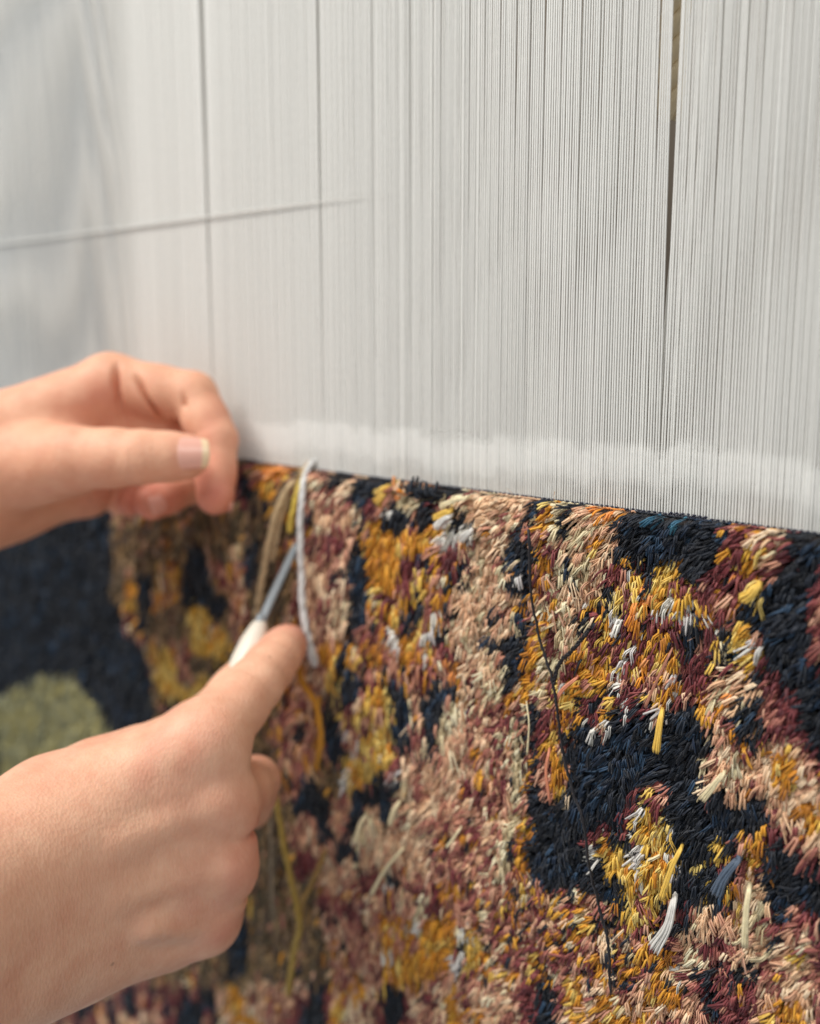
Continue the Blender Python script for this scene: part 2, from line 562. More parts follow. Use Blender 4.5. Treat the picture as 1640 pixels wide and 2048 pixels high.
# each motif is outlined on the pile; order matters, later motifs lie over earlier ones
MOTIFS = '''
0 B 200 820 660 900 660 2100 300 2100 300 1000
0 R 620 900 1700 1000 1700 2100 560 2100 560 1400
0 K -200 780 228 840 232 1130 250 1250 292 1290 305 1400 330 1490 400 1900 -200 1900
0 H -20 1400 90 1350 150 1350 195 1395 222 1465 232 1560 20 1640
L B 430 200 1050 200 1050 600 980 1100 700 1100 660 930 560 930 430 700
L B 430 150 700 150 640 500 470 520
L G 560 600 680 640 680 900 580 930 540 760
L K 640 620 740 560 760 1000 640 1020
L Q 780 480 1000 480 980 900 760 900
L B 720 900 1000 850 1040 1150 760 1200
L Y 760 1180 880 1180 950 1450 1120 1480 1230 1400 1250 1560 1000 1680 860 1600 790 1400
L R 860 1130 1050 1150 1100 1450 960 1420
L Y 1050 850 1200 850 1240 1000 1230 1250 1080 1240
L Y 1190 1080 1330 1040 1410 1180 1390 1300 1200 1240
L K 1040 350 1180 400 1250 500 1240 700 1280 960 1160 860 1000 860 1010 600
L K 1180 700 1390 720 1340 960 1240 980
L K 1220 1290 1340 1280 1330 1400 1260 1460
L B 1080 100 1556 100 1556 420 1380 480 1240 420 1100 330
L R 1250 440 1556 420 1556 1250 1400 1000 1400 720 1300 700
L C 1380 350 1510 360 1500 490 1400 480
L K 860 1640 1000 1600 960 1720 860 1800
A M 60 120 180 120 180 500 100 520
A Y 40 60 330 80 330 130 60 120
A K 120 240 230 260 240 460 150 430
A G 190 130 700 130 600 240 500 300 430 430 300 430 230 300
A O 260 170 560 140 480 260 420 300 300 260
A K 210 430 370 440 380 600 300 600
A B 140 480 290 480 300 760 180 760
A K 190 760 290 760 270 1250 170 1250
A L 690 180 960 140 1260 180 1150 420 1180 800 1100 1000 1110 1350 1080 1640 640 1640 700 900
A O 760 200 950 150 960 200 780 260
A K 860 300 900 210 1060 220 1030 330 980 390 870 380
A K 1090 150 1240 170 1200 215 1090 205
A P 980 400 1060 290 1240 190 1290 220 1180 300 1050 440
A M 730 700 900 760 1060 780 1050 860 950 950 820 870 730 860
A K 730 930 830 950 810 1050 740 1000
A K 1040 600 1140 595 1120 660 1040 660
A G 710 640 780 640 760 760 700 760
A K 720 560 800 575 790 650 730 620
A M 830 1400 930 1430 900 1560 830 1540
A C 990 1400 1080 1380 1060 1540 990 1520
A K 1150 330 1280 230 1420 270 1400 400 1330 560 1250 620 1260 900 1290 1150 1300 1640 1070 1640 1100 1350 1110 1170 960 1120 1080 1040 1110 930 1190 800 1180 640 1090 450
A N 1150 820 1230 840 1250 1100 1270 1640 1100 1640 1130 1300
A N 1260 400 1330 380 1320 520 1250 560
A C 1150 480 1175 480 1225 640 1210 720 1170 600
A Q 1260 620 1400 640 1480 740 1600 730 1640 640 1640 1640 1280 1640 1290 1150
A G 1280 620 1400 650 1480 740 1600 730 1640 800 1600 1000 1500 1250 1360 1300 1280 1200 1260 800
A Y 1430 270 1620 290 1560 340 1440 420 1400 500 1340 500 1400 400
A R 1450 410 1640 330 1640 490 1540 470 1440 460
A K 1450 480 1640 500 1640 640 1560 720 1480 740 1400 720 1400 640 1440 560
A W 1430 550 1500 550 1500 610 1440 610
A M 1300 520 1380 520 1370 610 1290 600
A K 1370 980 1400 960 1400 1100 1370 1090
A M 1590 950 1640 900 1640 1200 1560 1300 1480 1300 1520 1150
A M 1370 1300 1480 1290 1460 1400 1380 1400
A Y 1450 1450 1560 1400 1600 1640 1450 1640
A K 1570 1420 1640 1380 1640 1640 1600 1600
B G 0 600 240 620 220 740 140 800 60 860 0 960
B R 60 150 120 60 180 80 200 180 280 230 300 290 0 310 0 230
B O 0 260 260 230 270 290 0 310
B Q 0 600 300 600 500 600 560 900 420 1640 0 1640
B G 0 600 240 620 220 740 140 800 60 860 0 960
B C 0 310 220 320 290 370 220 400 100 440 80 400 0 390
B K 220 100 330 140 420 205 620 240 600 290 400 310 400 380 340 400 280 360 290 250 230 150
B K 100 420 240 390 340 400 330 450 300 480 340 600 260 610 160 580 140 460
B K -60 390 80 400 60 460 0 580 -60 560
B K 420 205 850 250 820 285 620 290 420 290
B Y 640 240 760 256 740 275 640 264
B P 600 290 900 265 1340 340 1200 400 1100 560 1040 660 980 780 1000 950 1040 970 1030 1100 1110 1180 1100 1260 1000 1320 880 1270 800 1330 830 1480 860 1530 740 1640 430 1640 460 1400 600 1400 580 1280 480 1230 500 1150 560 1000 640 850 700 740 740 600 620 500 600 400
B R 760 590 860 570 850 680 780 690
B R 960 600 1080 600 1020 700 960 680
B K 470 390 560 370 640 500 780 560 700 660 620 570 540 640 480 560 500 480
B C 400 330 600 280 600 312 460 370 350 400
B Y 300 480 480 420 470 470 340 530
B W 320 580 480 505 480 550 340 630
B W 370 720 480 560 540 600 520 680 420 790
B G 260 600 400 620 370 780 290 740
B W 520 690 620 570 680 590 650 740 600 700
B W 680 780 740 740 720 800 690 800
B M 560 720 590 760 570 850 480 940 400 1000 380 920 430 800 500 700
B K 600 770 670 780 620 870 600 960 560 1040 480 1150 440 1250 420 1400 450 1500 440 1640 330 1640 390 1500 420 1240 480 960 590 860
B W 560 850 600 840 590 880
B W 410 960 460 960 440 1020 410 1010
B W 310 1250 340 1230 330 1330 280 1600 240 1640 270 1400
B K 200 740 310 790 320 880 250 960 200 930 180 850
B M 30 860 100 760 200 860 130 1060 60 1200 0 1160 20 960
B Y 140 1000 200 930 250 960 200 1020 120 1200 60 1230 80 1080
B K 130 1050 220 1030 230 1200 180 1440 130 1560 60 1450 20 1330 80 1250 140 1180
B Y 200 1280 260 1300 250 1640 100 1640 140 1540
B G 0 1350 60 1450 100 1640 0 1640
B X 1200 1080 1500 900 1480 1050 1640 1000 1640 1640 1300 1640 1230 1250
B P 1500 700 1640 600 1640 1640 1450 1640 1400 1300 1500 1100
B G 1290 400 1460 305 1510 330 1400 400 1400 520 1420 580 1380 700 1400 900 1290 950 1250 1080 1200 1080 1200 980 1290 900 1300 700 1220 680 1240 560 1330 500
B C 1400 385 1540 375 1560 450 1480 500 1470 640 1400 680 1420 520 1400 460
B C 1240 540 1340 510 1320 560 1240 600
B R 1210 650 1330 600 1330 680 1220 680
B M 1380 760 1440 800 1400 900 1360 860
B K 1220 370 1330 350 1280 470 1220 540 1200 700 1290 800 1290 900 1200 950 1200 1280 1130 1250 1110 1180 1030 1130 1060 980 1000 950 980 820 1060 700 1050 640 1160 540
B C 1040 930 1120 845 1130 870 1060 950
B W 1080 1040 1140 1000 1110 1085
B C 1155 830 1210 820 1190 885
B K 1540 350 1700 370 1700 560 1560 680 1450 740 1470 640 1490 520 1550 460
B C 1420 900 1500 800 1500 1000 1450 1100 1350 1080 1350 1000
B K 1500 890 1600 900 1610 1000 1530 1060 1450 1170 1430 1120 1500 1030
B M 1400 1400 1500 1180 1500 1300 1420 1640 1380 1640
B G 1250 1640 1320 1400 1400 1200 1440 1200 1350 1500 1330 1640
B C 1440 1300 1560 1280 1560 1640 1450 1640
B K 800 1330 850 1280 930 1330 1000 1370 1180 1290 1190 1400 1200 1640 740 1640 860 1560 1000 1560 1100 1500 1060 1440 980 1390 900 1400 820 1480
B P 900 1400 980 1390 1060 1440 1110 1500 1000 1590 950 1640 890 1620 830 1480
B C 990 1380 1040 1400 1040 1470 1000 1440
B K 480 1280 570 1250 580 1370 470 1380
B K 540 1440 590 1400 560 1500
B C 470 1400 560 1390 540 1500 460 1560
C V 200 600 1400 560 1700 700 1700 1640 0 1640 0 1150
C P -60 200 130 150 330 150 500 175 400 240 330 330 320 420 340 540 290 600 280 680 220 700 240 850 150 980 -60 1150
C O 130 150 500 170 430 230 280 320 220 330 150 260
C G 110 520 190 400 260 440 180 570
C K -60 110 230 135 130 155 -60 190
C C -60 400 100 330 160 350 60 480 -60 560
C C -60 700 80 620 100 800 -60 860
C K 500 165 700 175 900 185 1200 225 1700 290 1700 310 1480 360 1280 420 1370 500 1290 580 1300 650 1180 820 1080 880 1060 830 900 870 900 730 930 680 850 650 700 680 640 800 560 850 550 700 400 680 290 640 340 540 320 400 420 240
C N 620 470 720 400 880 350 920 380 800 440 700 540 620 650 560 720 530 620
C T 630 340 700 330 690 370 640 375
C T 840 350 920 335 930 370 860 385
C Y 690 690 930 690 880 860 830 880 740 900 650 860 700 780
C M 740 800 810 790 800 840 740 840
C G 880 690 950 690 930 760 880 760
C Y 415 700 490 705 470 770 415 750
C Y 480 800 550 770 540 860 470 860
C Y 390 990 540 890 530 950 440 1010
C Y 240 980 440 850 460 900 300 1030
C Y 690 960 820 920 960 960 920 1060 820 1180 700 1060
C W 770 1060 810 930 870 940 860 1060 800 1110
C W 880 1150 1060 1010 1080 1050 920 1170
C W 590 1010 640 940 660 1000
C W 500 1040 550 1010 540 1060
C W 240 1050 310 1050 290 1115
C W 290 1140 370 1150 400 1290 370 1390 320 1330 340 1240
C W 465 1400 560 1330 500 1510 465 1490
C W 840 1350 890 1290 870 1390
C W 330 1620 430 1530 450 1590 360 1660
C W 20 1050 80 1040 60 1090 20 1080
C O 440 1200 560 960 640 980 600 1080 500 1260 450 1260
C M 240 740 390 740 400 830 250 840
C M 550 850 650 880 600 970
C M 860 1150 960 1160 930 1320 640 1290 550 1260 700 1150
C G 760 1300 840 1280 820 1380 750 1380
C G 680 1240 730 1230 720 1290 680 1290
C G 590 1400 740 1380 700 1480 580 1470
C K 320 1090 420 1080 410 1150 330 1150
C K 490 1280 560 1290 530 1340 490 1330
C K 950 1180 1060 1160 1120 1240 1080 1400 1040 1580 960 1580 960 1400 940 1300
C N 1000 1240 1080 1240 1050 1460 1000 1440
C M 1060 920 1290 690 1400 720 1270 900 1220 1100 1200 1300 1160 1640 1050 1640 1080 1400 1120 1240 1080 1100
C G 1070 1190 1170 940 1200 960 1110 1220
C G 1130 1180 1190 1110 1190 1160 1140 1200
C Y 1000 950 1050 880 1050 960
C M 1280 430 1560 430 1540 570 1430 660 1390 570 1370 490
C G 1480 355 1700 310 1700 420 1560 420 1500 400
C G 1300 590 1380 570 1400 660 1500 700 1540 570 1700 430 1700 760 1580 780 1350 660
C D 1300 700 1600 800 1500 950 1440 1000 1260 950
C R 1230 1000 1440 960 1440 1100 1240 1110
C O 1290 890 1400 830 1350 935
C G 1360 1120 1490 1090 1480 1250 1400 1240
C K 1490 1080 1560 1040 1700 1080 1700 1340 1540 1240 1480 1160
C Y 1700 740 1470 990 1550 1000 1700 860
C Y 1560 1030 1640 880 1700 880 1700 1060 1600 1070
C Y 1480 1190 1530 1180 1530 1240 1490 1260
C Y 1390 1330 1540 1270 1600 1380 1580 1470 1480 1440
C W 1290 1370 1340 1330 1350 1380
C Y 1160 1520 1290 1390 1360 1400 1240 1500 1210 1610
C K 1230 1660 1260 1480 1400 1390 1480 1450 1500 1520 1440 1580 1420 1660
C T 1430 1490 1480 1480 1470 1540
C Y 1430 1570 1700 1470 1700 1640 1480 1640
C K 0 1120 130 1170 230 1230 60 1320 0 1300
C K 220 1340 330 1360 260 1480 170 1460
C C 90 1110 130 1110 130 1240 90 1230
C C 170 1380 240 1270 230 1310 190 1420
D K 570 100 640 -60 760 -60 720 100 640 160 600 330 700 430 800 420 800 520 720 620 600 740 560 840 560 960 640 1160 580 1360 480 1280 400 1100 400 640 450 520 520 460 520 350
D N 440 900 560 980 620 1160 560 1300 450 1080
D B 430 520 540 520 560 800 470 800
D B 340 1180 560 1260 600 1640 400 1640 320 1400
D L 320 0 560 0 560 160 400 200 300 160
D G 360 180 570 120 550 240 500 450 430 440 420 300 350 280
D L 320 380 430 380 420 580 330 560
D R 700 120 870 -20 1000 0 1000 300 1060 460 960 430 820 520 760 440 700 400 700 220
D G 620 200 700 220 680 330 620 310
D Y 640 150 700 150 690 230 640 240
D Y 700 290 790 300 780 400 710 380
D Y 510 500 590 420 590 470 530 540
D K 700 180 760 160 740 260 690 250
D G 860 200 940 160 980 260 960 360 920 390 870 330
D M 790 220 860 220 850 320 790 300
D M 780 440 830 420 820 520 760 620 700 770 600 770 640 680 720 620
D Y 820 520 960 430 1000 520 1040 640 1020 760 990 880 1000 960 980 1130 1060 1170 1060 1320 980 1290 930 1250 860 1300 800 1440 740 1490 650 1480 620 1420 610 1230 700 1120 740 1000 660 900 560 870 570 800 680 820 740 720 780 620
D R 880 700 920 680 950 760 910 860 880 930 850 880 740 930 700 880 800 800
D R 730 1180 820 1080 810 1200 740 1260
D W 550 930 620 890 650 980 580 1010
D W 690 1060 750 920 800 940 750 1050 680 1110
D W 600 1400 650 1300 650 1500 580 1580 560 1490
D Q 960 0 1450 0 1420 330 1250 360 1050 330 960 200
D W 1020 40 1080 20 1110 300 1060 310 1030 200
D G 1100 60 1320 60 1300 300 1200 360 1110 310
D W 1330 100 1380 50 1380 270 1330 290
D K 1170 -30 1230 -30 1200 110
D K 1060 310 1200 330 1180 430 1100 410
D R 1200 330 1420 330 1400 480 1220 700 1180 560
D G 1320 410 1420 390 1400 470 1340 490
D G 1090 440 1170 450 1160 540 1090 540
D K 950 480 1060 440 1100 560 1210 560 1180 760 1150 880 1210 950 1200 1120 1080 1120 1020 1130 1000 1040 990 920 1010 800 1040 640 1000 540
D N 1040 700 1150 700 1130 1040 1060 950
D R 1180 700 1270 720 1290 860 1260 1130 1210 1140 1210 950 1160 840
D C 1190 700 1250 720 1240 790 1200 780
D P 1100 1140 1230 1170 1300 1280 1340 1270 1440 1160 1500 1240 1660 820 1660 1660 1420 1660 1350 1420 1260 1330 1200 1400 1130 1300
D K 1370 500 1440 450 1480 520 1660 490 1660 620 1540 660 1500 760 1430 960 1500 1040 1440 1150 1490 1250 1360 1120 1340 1280 1270 1160 1290 1000 1300 880 1280 740 1300 640
D C 1500 780 1560 720 1640 760 1560 900 1470 1040 1470 880
D K 1560 800 1620 780 1570 880 1530 900
D C 1310 1000 1370 1000 1340 1160 1300 1130
D C 1370 1040 1420 1010 1400 1150
D K 1440 0 1560 0 1540 160 1480 180 1420 100
D M 1420 140 1540 180 1600 330 1470 300
D C 1450 220 1500 200 1480 370 1450 360
D O 1480 340 1600 320 1600 440 1500 460
D K 1560 120 1620 170 1620 320 1570 320
D K 870 1260 980 1250 1000 1340 1120 1420 1140 1560 1080 1660 640 1660 640 1500 760 1500 840 1400
D W 1070 1340 1130 1300 1130 1400 1080 1420
D C 1150 1400 1200 1400 1130 1660 1080 1640
D M 1370 1440 1480 1520 1500 1660 1390 1660
D K 180 1380 330 1380 420 1520 420 1660 180 1660
D K 60 1020 220 880 260 1040 120 1080
D K 640 1500 700 1500 640 1640 560 1640
E O 100 240 240 240 240 330 120 340
E P 240 -20 600 -20 480 80 560 110 660 160 700 300 740 420 690 560 600 480 520 340 460 240 300 190 240 100
E C 530 300 700 400 700 570 620 620 510 590
E C 700 180 770 260 770 400 720 420
E M 520 640 640 680 620 760 460 740
E O 530 730 600 740 600 800 540 800
E M 660 700 740 690 720 860 640 800
E L 220 860 340 700 500 600 560 900 560 1200 420 1400 300 1300 260 1100
E L 400 620 480 640 700 950 730 1150 700 1500 560 1300 480 900
E K 480 70 580 15 640 100 700 40 800 -20 940 -20 930 120 970 180 920 260 890 340 900 430 850 450 790 530 710 560 700 450 770 400 770 260 710 270 700 190 640 170 580 160
E C 550 80 590 70 600 140 550 130
E G 940 -20 1010 -20 1000 120 1060 270 1000 320 970 420 960 560 920 610 850 560 780 680 700 680 720 580 800 540 870 440 900 330 920 230 970 160 930 90
E M 960 300 1010 290 1000 400 960 400
E K 200 420 280 380 260 500 200 520
E K 330 440 420 450 410 540 390 760 340 740 370 560
E P 300 500 370 510 360 620 300 620
E P 100 880 280 720 300 900 260 1100 200 1400 100 1660 -20 1660 -20 1150 60 1130 140 1140
E G 400 1040 500 1040 480 1110 400 1110
E G 400 1280 480 1240 510 1350 430 1370
E C 530 1180 590 1150 580 1300 520 1300
E G 560 1180 600 1160 590 1260 560 1260
E M 600 1350 720 1400 700 1560 600 1500
E M 300 1380 460 1400 420 1640 320 1640
E C 740 720 830 840 820 920 850 980 820 1100 870 1180 840 1280 870 1400 850 1560 830 1660 740 1660 720 1560 770 1460 720 1400 760 1240 720 1160 740 1000 700 880
E K 770 690 840 690 840 780 780 790
E K 820 850 900 840 900 1000 850 980
E K 830 1060 870 1040 870 1140 820 1160
E K 775 1180 825 1190 800 1250
E K 840 1240 880 1230 870 1310 840 1310
E M 860 1150 940 1100 950 1230 900 1270
E G 960 1110 1000 1130 980 1200 950 1180
E C 890 640 950 640 940 760 900 780
E K 960 640 1020 640 1040 840 1000 1000 1040 1040 1030 1200 1060 1520 1160 1530 1260 1520 1300 1660 900 1660 900 1440 960 1300 990 1140 900 1080 920 1000 950 840
E C 945 990 1000 890 970 990
E G 870 1400 930 1280 940 1370 880 1440
E D 860 1440 920 1440 880 1660 840 1600
E V 1130 340 1290 200 1500 60 1660 0 1660 800 1340 740 1300 700 1130 640
E M 1030 660 1120 640 1130 900 1060 1080 1040 1000
E R 1040 620 1110 600 1110 700 1050 720
E G 1130 800 1200 960 1240 1200 1260 1300 1240 1520 1180 1520 1160 1440 1200 1340 1100 1180 1090 1060
E Y 1190 1380 1270 1300 1240 1520 1170 1520
E K 1210 900 1300 800 1300 1300 1260 1300 1240 1100
E C 990 320 1070 200 1180 180 1260 120 1270 20 1150 -20 1320 -20 1310 100 1200 260 1130 340 1090 330 1060 400
E C 980 540 1080 460 1080 560 1010 640
E M 1500 80 1660 80 1660 190 1500 150
E G 1320 300 1500 150 1660 180 1660 300 1560 300 1480 400 1420 590 1370 560 1380 380
E G 1270 600 1290 420 1350 400 1310 640 1300 800 1240 930 1200 900 1200 640
E D 1340 560 1440 620 1640 480 1640 760 1480 760 1320 720
E Y 1445 570 1515 560 1500 650 1450 630
E Y 1540 500 1570 490 1560 570
E Y 1500 680 1530 680 1510 750
E W 1430 810 1460 725 1510 760 1480 815
E W 1490 870 1540 825 1565 905
E W 1585 930 1640 840 1650 930
F D 100 360 400 300 640 240 700 500 560 540 300 620 140 620 80 500
F K -60 620 140 640 240 760 320 640 400 570 560 520 660 500 700 640 780 600 870 470 1060 480 1080 580 1150 640 1230 680 1200 850 1220 900 1180 1060 1200 1100 1100 1320 1200 1400 1400 1500 1700 1530 1700 1660 860 1660 800 1440 820 1240 740 1210 680 1300 570 1200 460 1250 400 1400 280 1660 -60 1660
F N 80 850 240 820 480 700 560 580 640 700 600 800 700 900 720 1000 600 1100 430 1120 300 1150 260 1660 -60 1660 0 1050
F N 980 580 1060 700 1010 760 960 680
F N 800 780 890 760 810 980
F K 300 1150 430 1120 380 1300 280 1400
F G -20 350 20 100 100 60 240 80 140 300 40 420
F O 500 30 700 10 630 130 580 240 520 180
F Y 340 120 440 100 500 170 440 200
F G 700 260 890 260 860 400 800 470 640 480 620 400 740 300
F Y 300 380 400 380 390 500 340 560 320 420
F Y 220 550 320 480 320 570 180 620 190 580
F Y 80 420 140 400 130 460 90 460
F Y 140 510 165 500 150 560
F W 340 100 400 30 450 60 360 150
F W 370 240 420 220 430 340 380 335
F W 470 280 510 240 500 330
F W 430 440 470 400 500 400 470 600 440 540
F W 390 570 430 530 420 580
F W 545 460 600 425 590 495
F W 815 370 870 360 880 470 810 500
F W 825 200 860 120 860 200
F W 655 620 690 475 715 490 680 640
F W 745 520 800 520 780 605
F W 65 610 110 545 145 600 100 640
F W 115 680 190 645 195 725
F W 215 755 300 600 325 615 240 770
F M 1000 60 1160 60 1160 260 1100 440 1000 440 960 300
F G 1060 330 1200 300 1210 480 1230 600 1150 650 1080 560
F G 930 440 980 400 970 480
F K 1220 -20 1430 -20 1400 160 1300 220 1250 180 1220 100
F D 1180 130 1250 150 1260 260 1200 340 1170 260
F P 1380 180 1500 210 1700 230 1700 380 1500 420 1480 540 1460 700 1480 860 1500 960 1700 880 1700 1400 1480 1400 1420 1290 1300 1330 1280 1240 1240 1180 1120 1310 1100 1290 1220 1080 1270 960 1210 850 1250 700 1230 600 1250 440 1200 440 1260 300
F K 1420 120 1500 130 1490 190 1400 180
F K 1560 130 1700 130 1700 230 1600 200
F C 1210 230 1270 160 1250 240
F O 1305 395 1360 395 1395 490 1345 490
F O 1265 870 1345 870 1300 930
F C 1250 240 1330 220 1300 340 1220 450 1195 440
F C 1200 860 1230 690 1260 710 1235 860
F C 1095 1000 1180 925 1225 980 1140 1065
F C 1095 1320 1150 1180 1190 1190 1130 1335
F C 1220 1260 1300 1210 1300 1290 1230 1305
F C 1180 1410 1290 1330 1310 1350 1210 1440
F C 1380 1500 1440 1365 1500 1390 1410 1540
F C 1500 1500 1560 1435 1600 1470 1520 1535
F K 1500 420 1700 400 1700 700 1600 850 1560 870 1480 820 1460 680 1480 560
F Y 1580 720 1620 700 1620 780 1580 780
F K 1450 870 1510 920 1480 950
F K 1450 1150 1560 1070 1500 1200 1570 1250 1480 1230
F Q 1440 1230 1700 1260 1700 1420 1480 1400
F R 1350 600 1420 560 1420 760 1340 760
F M 440 1240 600 1195 560 1400 480 1660 300 1660 400 1400 430 1300
F M 700 1215 830 1235 800 1400 700 1540 650 1500 680 1340
F Y 600 1400 640 1280 695 1280 670 1500 720 1500 780 1410 800 1540 800 1660 500 1660 580 1560 600 1480
F W 495 1500 560 1430 560 1560 520 1610
F D 1560 1540 1700 1540 1700 1600 1500 1640
G B 0 0 560 0 740 500 900 1000 900 1660 0 1660
G R 740 560 1660 500 1660 1660 900 1660
G K 540 0 800 -40 860 100 870 200 840 360 760 340 700 150 560 120
G L 480 200 560 120 700 130 740 200 720 360 560 420 470 380
G L 600 450 740 380 900 500 960 760 860 800 760 640
G R 800 -60 1080 -60 1080 100 1020 400 960 460 880 400 880 200 860 60
G K 1080 -60 1500 -60 1400 240 1360 260 1340 100 1200 40 1150 200 1080 350 1120 440 1200 370 1140 600 1040 500 900 560 880 430 1040 330
G P 1200 40 1340 60 1380 220 1480 200 1660 100 1660 500 1400 560 1340 620 1200 620 1100 720 980 760 980 540 1060 520 1150 600 1180 420 1160 250
G C 1080 370 1200 110 1230 150 1140 400
G C 1420 200 1530 0 1570 0 1460 220
G M 560 450 720 420 740 560 680 680 600 720 540 600
G M 1150 700 1300 560 1290 760 1140 810
G P 860 860 1020 780 1000 860 900 900
G W 1370 770 1440 750 1440 820 1380 820
G K 1380 620 1490 620 1480 800 1380 740
G D 800 900 1100 900 1100 1080 840 1060
G G 1320 1100 1660 1000 1660 1660 1350 1660
G W 1360 1320 1430 1300 1430 1400 1360 1420
G K -60 1080 110 980 140 1300 160 1500 -60 1660
G Y 100 840 180 850 170 960 110 960
G B 200 1400 380 1400 380 1660 200 1660
G K 520 1480 620 1500 600 1660 520 1660
G P 1440 820 1560 780 1520 940 1440 940
H R 240 0 1100 0 1060 900 240 900
H L 500 0 930 0 850 560 760 700 660 560 600 300
H P -20 0 200 0 230 60 200 120 60 160 160 240 150 500 220 600 200 700 100 700 -20 760
H M 60 150 200 125 190 185 70 200
H M 150 280 220 280 220 360 160 350
H P 300 130 380 30 410 40 330 170
H P 320 430 450 230 480 260 360 440
H M 560 300 640 280 640 380 560 380
H G 690 120 800 140 790 200 700 195
H G 570 350 645 340 640 470 590 470
H G 570 700 645 680 610 820 540 900
H G 300 780 420 680 420 840 300 960
H K 560 170 620 160 600 240 560 220
H K 640 300 690 360 680 420 640 400
H D 230 560 330 620 300 700 240 680
H C 920 -20 1035 -20 1000 120 1040 150 1010 300 940 350 920 540 950 560 900 650 860 680 860 820 780 880 750 840 780 700 820 580 820 540 870 320 900 200 930 140
H D 940 380 1010 360 980 520 940 520
H K 860 660 900 660 890 720
H K 1120 100 1700 0 1700 800 1560 900 1480 860 1380 780 1250 830 1060 700 1060 540 1130 400 1120 250
H N 1050 530 1330 510 1450 600 1240 760 1080 690
H N 1440 -20 1660 -20 1660 420 1500 200
H G 1040 200 1100 130 1120 300 1060 420 1050 660 980 690 980 480 1020 400
H G 1140 470 1165 410 1160 500
H U 640 860 1060 700 1250 830 1480 880 1700 860 1700 1660 640 1660
H M 0 840 230 720 290 800 260 1050 180 1100 120 900
H K 960 740 1000 720 1000 880 960 880
H Y 1020 740 1060 760 1050 900 1010 900
H R 1140 780 1240 780 1240 920 1140 920
H C 1330 840 1390 770 1370 860
H C 1420 900 1460 835 1475 900
H C 1505 980 1570 845 1590 880 1530 1000
H W 1330 950 1400 930 1390 1060 1330 1050
H Y 1280 900 1320 900 1310 1040 1280 1040
H C 700 900 760 920 740 1100 660 1140 690 1000
H C 60 880 170 870 150 1060 50 1060
H W 20 1060 130 1080 130 1240 30 1240
H G 160 1100 300 1050 420 1100 440 1300 380 1560 20 1660 20 1380 120 1180
H P 480 1100 560 1060 560 1180 480 1180
H W 440 1180 490 1120 560 1150 500 1270 420 1310 490 1360 490 1620 410 1600 440 1400
H K 440 1260 480 1260 460 1400 430 1380
H Y 480 1260 660 1200 650 1500 520 1620
H K 1110 1470 1170 1455 1210 1520 1140 1560
H K 1270 1340 1330 1340 1320 1400 1270 1400
H G 1080 1560 1100 1400 1200 1340 1180 1460 1150 1640
H G 1300 1240 1460 1250 1440 1340 1300 1320
H G 680 1600 700 1400 760 1400 760 1600
H P 1240 1000 1300 1010 1280 1200 1230 1180
H D 1480 1460 1640 1460 1640 1560 1500 1560
I U -40 840 110 840 280 1000 340 1100 440 1190 620 1200 900 1200 1000 1640 -40 1660
I K -60 -40 1700 -40 1700 300 1480 300 1400 700 1400 900 1340 1020 1200 1000 1060 900 1000 1150 860 1300 740 1300 340 960 280 1000 100 860 -60 830
I N -60 -40 270 -40 260 250 150 250 -60 100
I N 1200 100 1400 100 1380 240 1220 220
I M 400 60 560 -20 540 150 500 320 380 400 360 360
I M 80 420 120 300 280 250 320 260 240 340 180 440 100 490
I M 700 -20 840 -20 720 210 665 150
I M 510 330 600 340 560 460 500 480
I Y 600 60 640 -60 690 -60 680 200 790 90 810 260 870 340 860 420 780 420 720 460 760 600 900 540 940 560 820 700 700 960 700 1030 640 1100 600 1180 440 1190 400 1140 380 1040 450 980 400 900 340 980 310 930 400 860 300 840 340 780 430 760 320 720 260 690 260 620 180 600 200 480 240 340 380 440 400 560 560 580 620 560 600 420 540 300 560 180
I G 580 720 700 600 720 680 620 800 600 1000 640 1080 560 1150 560 900
I R 500 850 600 820 690 880 600 960 560 1010 470 1010
I R 780 430 850 440 840 520 780 520
I K 820 740 930 700 920 800 840 860 780 850
I W 495 210 540 115 585 140 545 270
I W 400 530 460 360 510 310 450 510
I W 515 520 580 440 610 520 560 560
I K 440 500 520 480 500 560
I W 715 650 760 440 830 415 770 560
I W 490 700 530 590 560 620 520 730
I W 800 690 900 590 940 565 840 720
I W 945 750 990 695 1010 750
I W 95 580 140 455 170 480 140 610
I W 170 410 220 340 220 370 190 420
I W 830 190 860 180 870 320 840 300
I D 800 900 1000 860 1080 960 960 1100 860 1230 960 1300 880 1400 780 1330 760 1100
I G 370 1500 440 1460 550 1600 480 1660 400 1620
I G 520 1320 600 1260 660 1380 800 1380 800 1660 720 1660 720 1480 540 1460
I G 120 1400 260 1440 280 1660 180 1660
I O 800 1620 880 1500 920 1660
I K 130 960 300 1100 340 1090 260 1260 180 1050
I P 1060 950 1160 970 1280 1080 1420 1100 1400 900 1560 700 1700 800 1700 1660 900 1660 1030 1400 900 1250 960 1200 1060 1060
I L 1040 1300 1400 1150 1560 1300 1400 1500 1100 1460
I M 1150 1380 1300 1260 1340 1300 1260 1470 1170 1430
I D 1200 1500 1400 1480 1700 1500 1700 1660 1040 1660
I P 960 1600 1020 1380 1060 1400 1020 1660
I W 900 1540 960 1530 950 1660 900 1640
I G 1490 330 1560 280 1700 310 1700 640 1560 640 1440 630 1500 520 1560 450 1490 420
I Y 1200 560 1185 480 1240 420 1280 380 1370 440 1320 500 1220 620
I Y 1030 690 1060 610 1150 555 1175 600 1110 690
I M 1220 590 1380 500 1400 600 1280 690
I G 1280 890 1340 760 1420 750 1430 880 1300 930
I G 1360 1090 1450 960 1510 910 1460 1040 1400 1120
I Y 1120 880 1180 760 1210 760 1150 920
